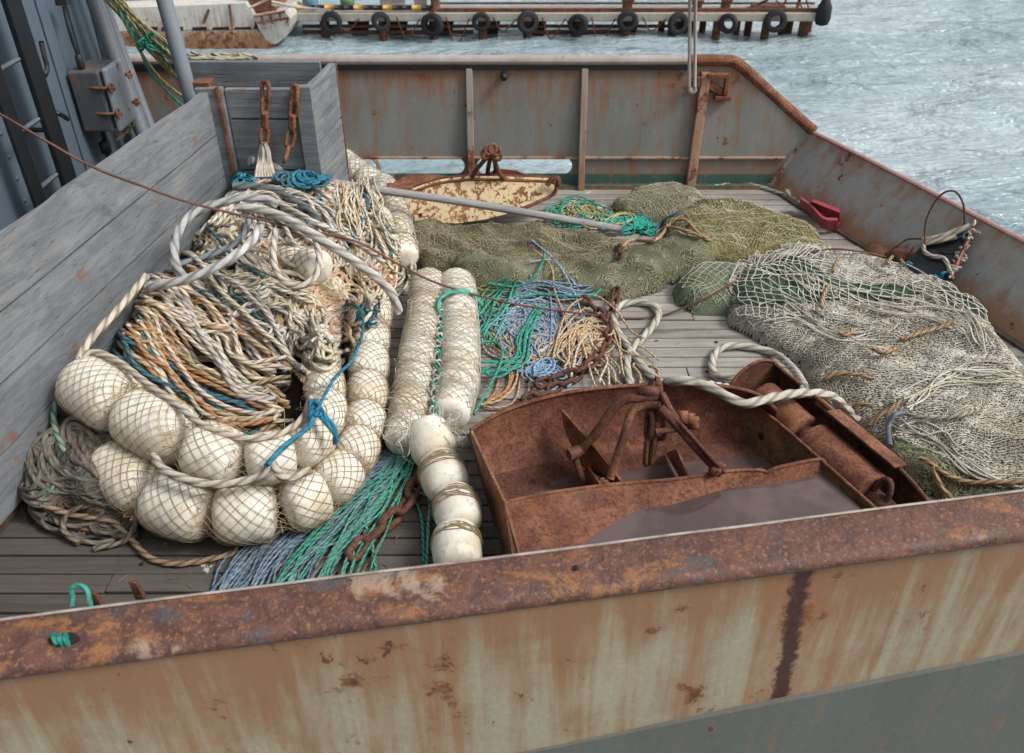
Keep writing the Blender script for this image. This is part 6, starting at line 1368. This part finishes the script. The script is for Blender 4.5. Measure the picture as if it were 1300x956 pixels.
mb.build('rope_edging', GEO, fl_)
mb = MB()
for px, py in ((1222, 303), (1226, 299), (1152, 338), (1146, 343), (1200, 350), (1192, 352)): mb.tube(cr(pf(px, py, .012) + rng.normal(0, .012, (4, 3)), .006), .007, 6, col=(.02, .24, .42))
mb.build('blue_tie', ROPE, fl_)
mb = MB(); P = [pf(1174, 315, .02), pf(1178, 295, .12), pf(1195, 277, .2), pf(1213, 273, .22), pf(1224, 280, .16), pf(1225, 290, .04)]; mb.tube(cr(P, .01), .0055, 7); tag(mb.build('wire_hoop', RUSTD), 'rusty wire hoop standing above the black rubber flap', 'wire')
mb = MB(); P = [at(1126, 322, .1), at(1140, 312, .16), at(1152, 304, .2), at(1170, 303, .24)]; mb.tube(cr(P, .01), .0055, 7); P = [at(1155, 322, .2), at(1160, 314, .24), at(1168, 311, .24)]; mb.tube(cr(P, .01), .0055, 7); tag(mb.build('bent_wire', RUSTD), 'bent rusty wires reaching left of the black rubber flap', 'wire')
mb = MB(); cpos = at(1142, 330, .1); mb.lathe(cpos, (.8, .3, .2), [(-.06, .001), (-.06, .07), (.0, .075), (.06, .06), (.09, .03), (.09, .001)], 18); mb.lathe(at(1114, 322, .06), (.1, -.3, .9), [(0, .001), (0, .08), (.015, .085), (.02, .001)], 20); tag(mb.build('rusty_block', RUSTD), 'rusty block and disc half under the white net by the rubber flap', 'block')
# long rusty wire from the deckhouse to the white net
W = [at(-60, 112, 1.5), at(0, 145, 1.36), at(60, 180, 1.22), at(120, 213, 1.09), at(180, 236, .96), at(240, 257, .84)]
pts = [(330, 279, .09), (453, 307, .17), (559, 361, .24), (648, 385, .12), (754, 400, .02), (840, 402, .008)]
W += [at(330, 279, .72), at(395, 293, .60), at(453, 307, .48), at(505, 335, .34), at(559, 361, .24), at(648, 385, .13), at(754, 400, .05), at(800, 404, .012), at(840, 401, .008)] + [on(px, py, .03) for px, py in ((893, 385), (935, 362), (981, 339), (1045, 323), (1088, 325), (1123, 332))]
mb = MB(); P = cr(W, .02)
P[:, 2] = np.maximum(P[:, 2], Hs(P[:, 0], P[:, 1]) + .006)
mb.tube(P, .0058, 7); tag(mb.build('rusty_wire', m_plain('wire_rust', (.14, .055, .04), .7, var=.4)), 'long thin rusty wire slung from the deckhouse over pile, floats and nets', 'wire')
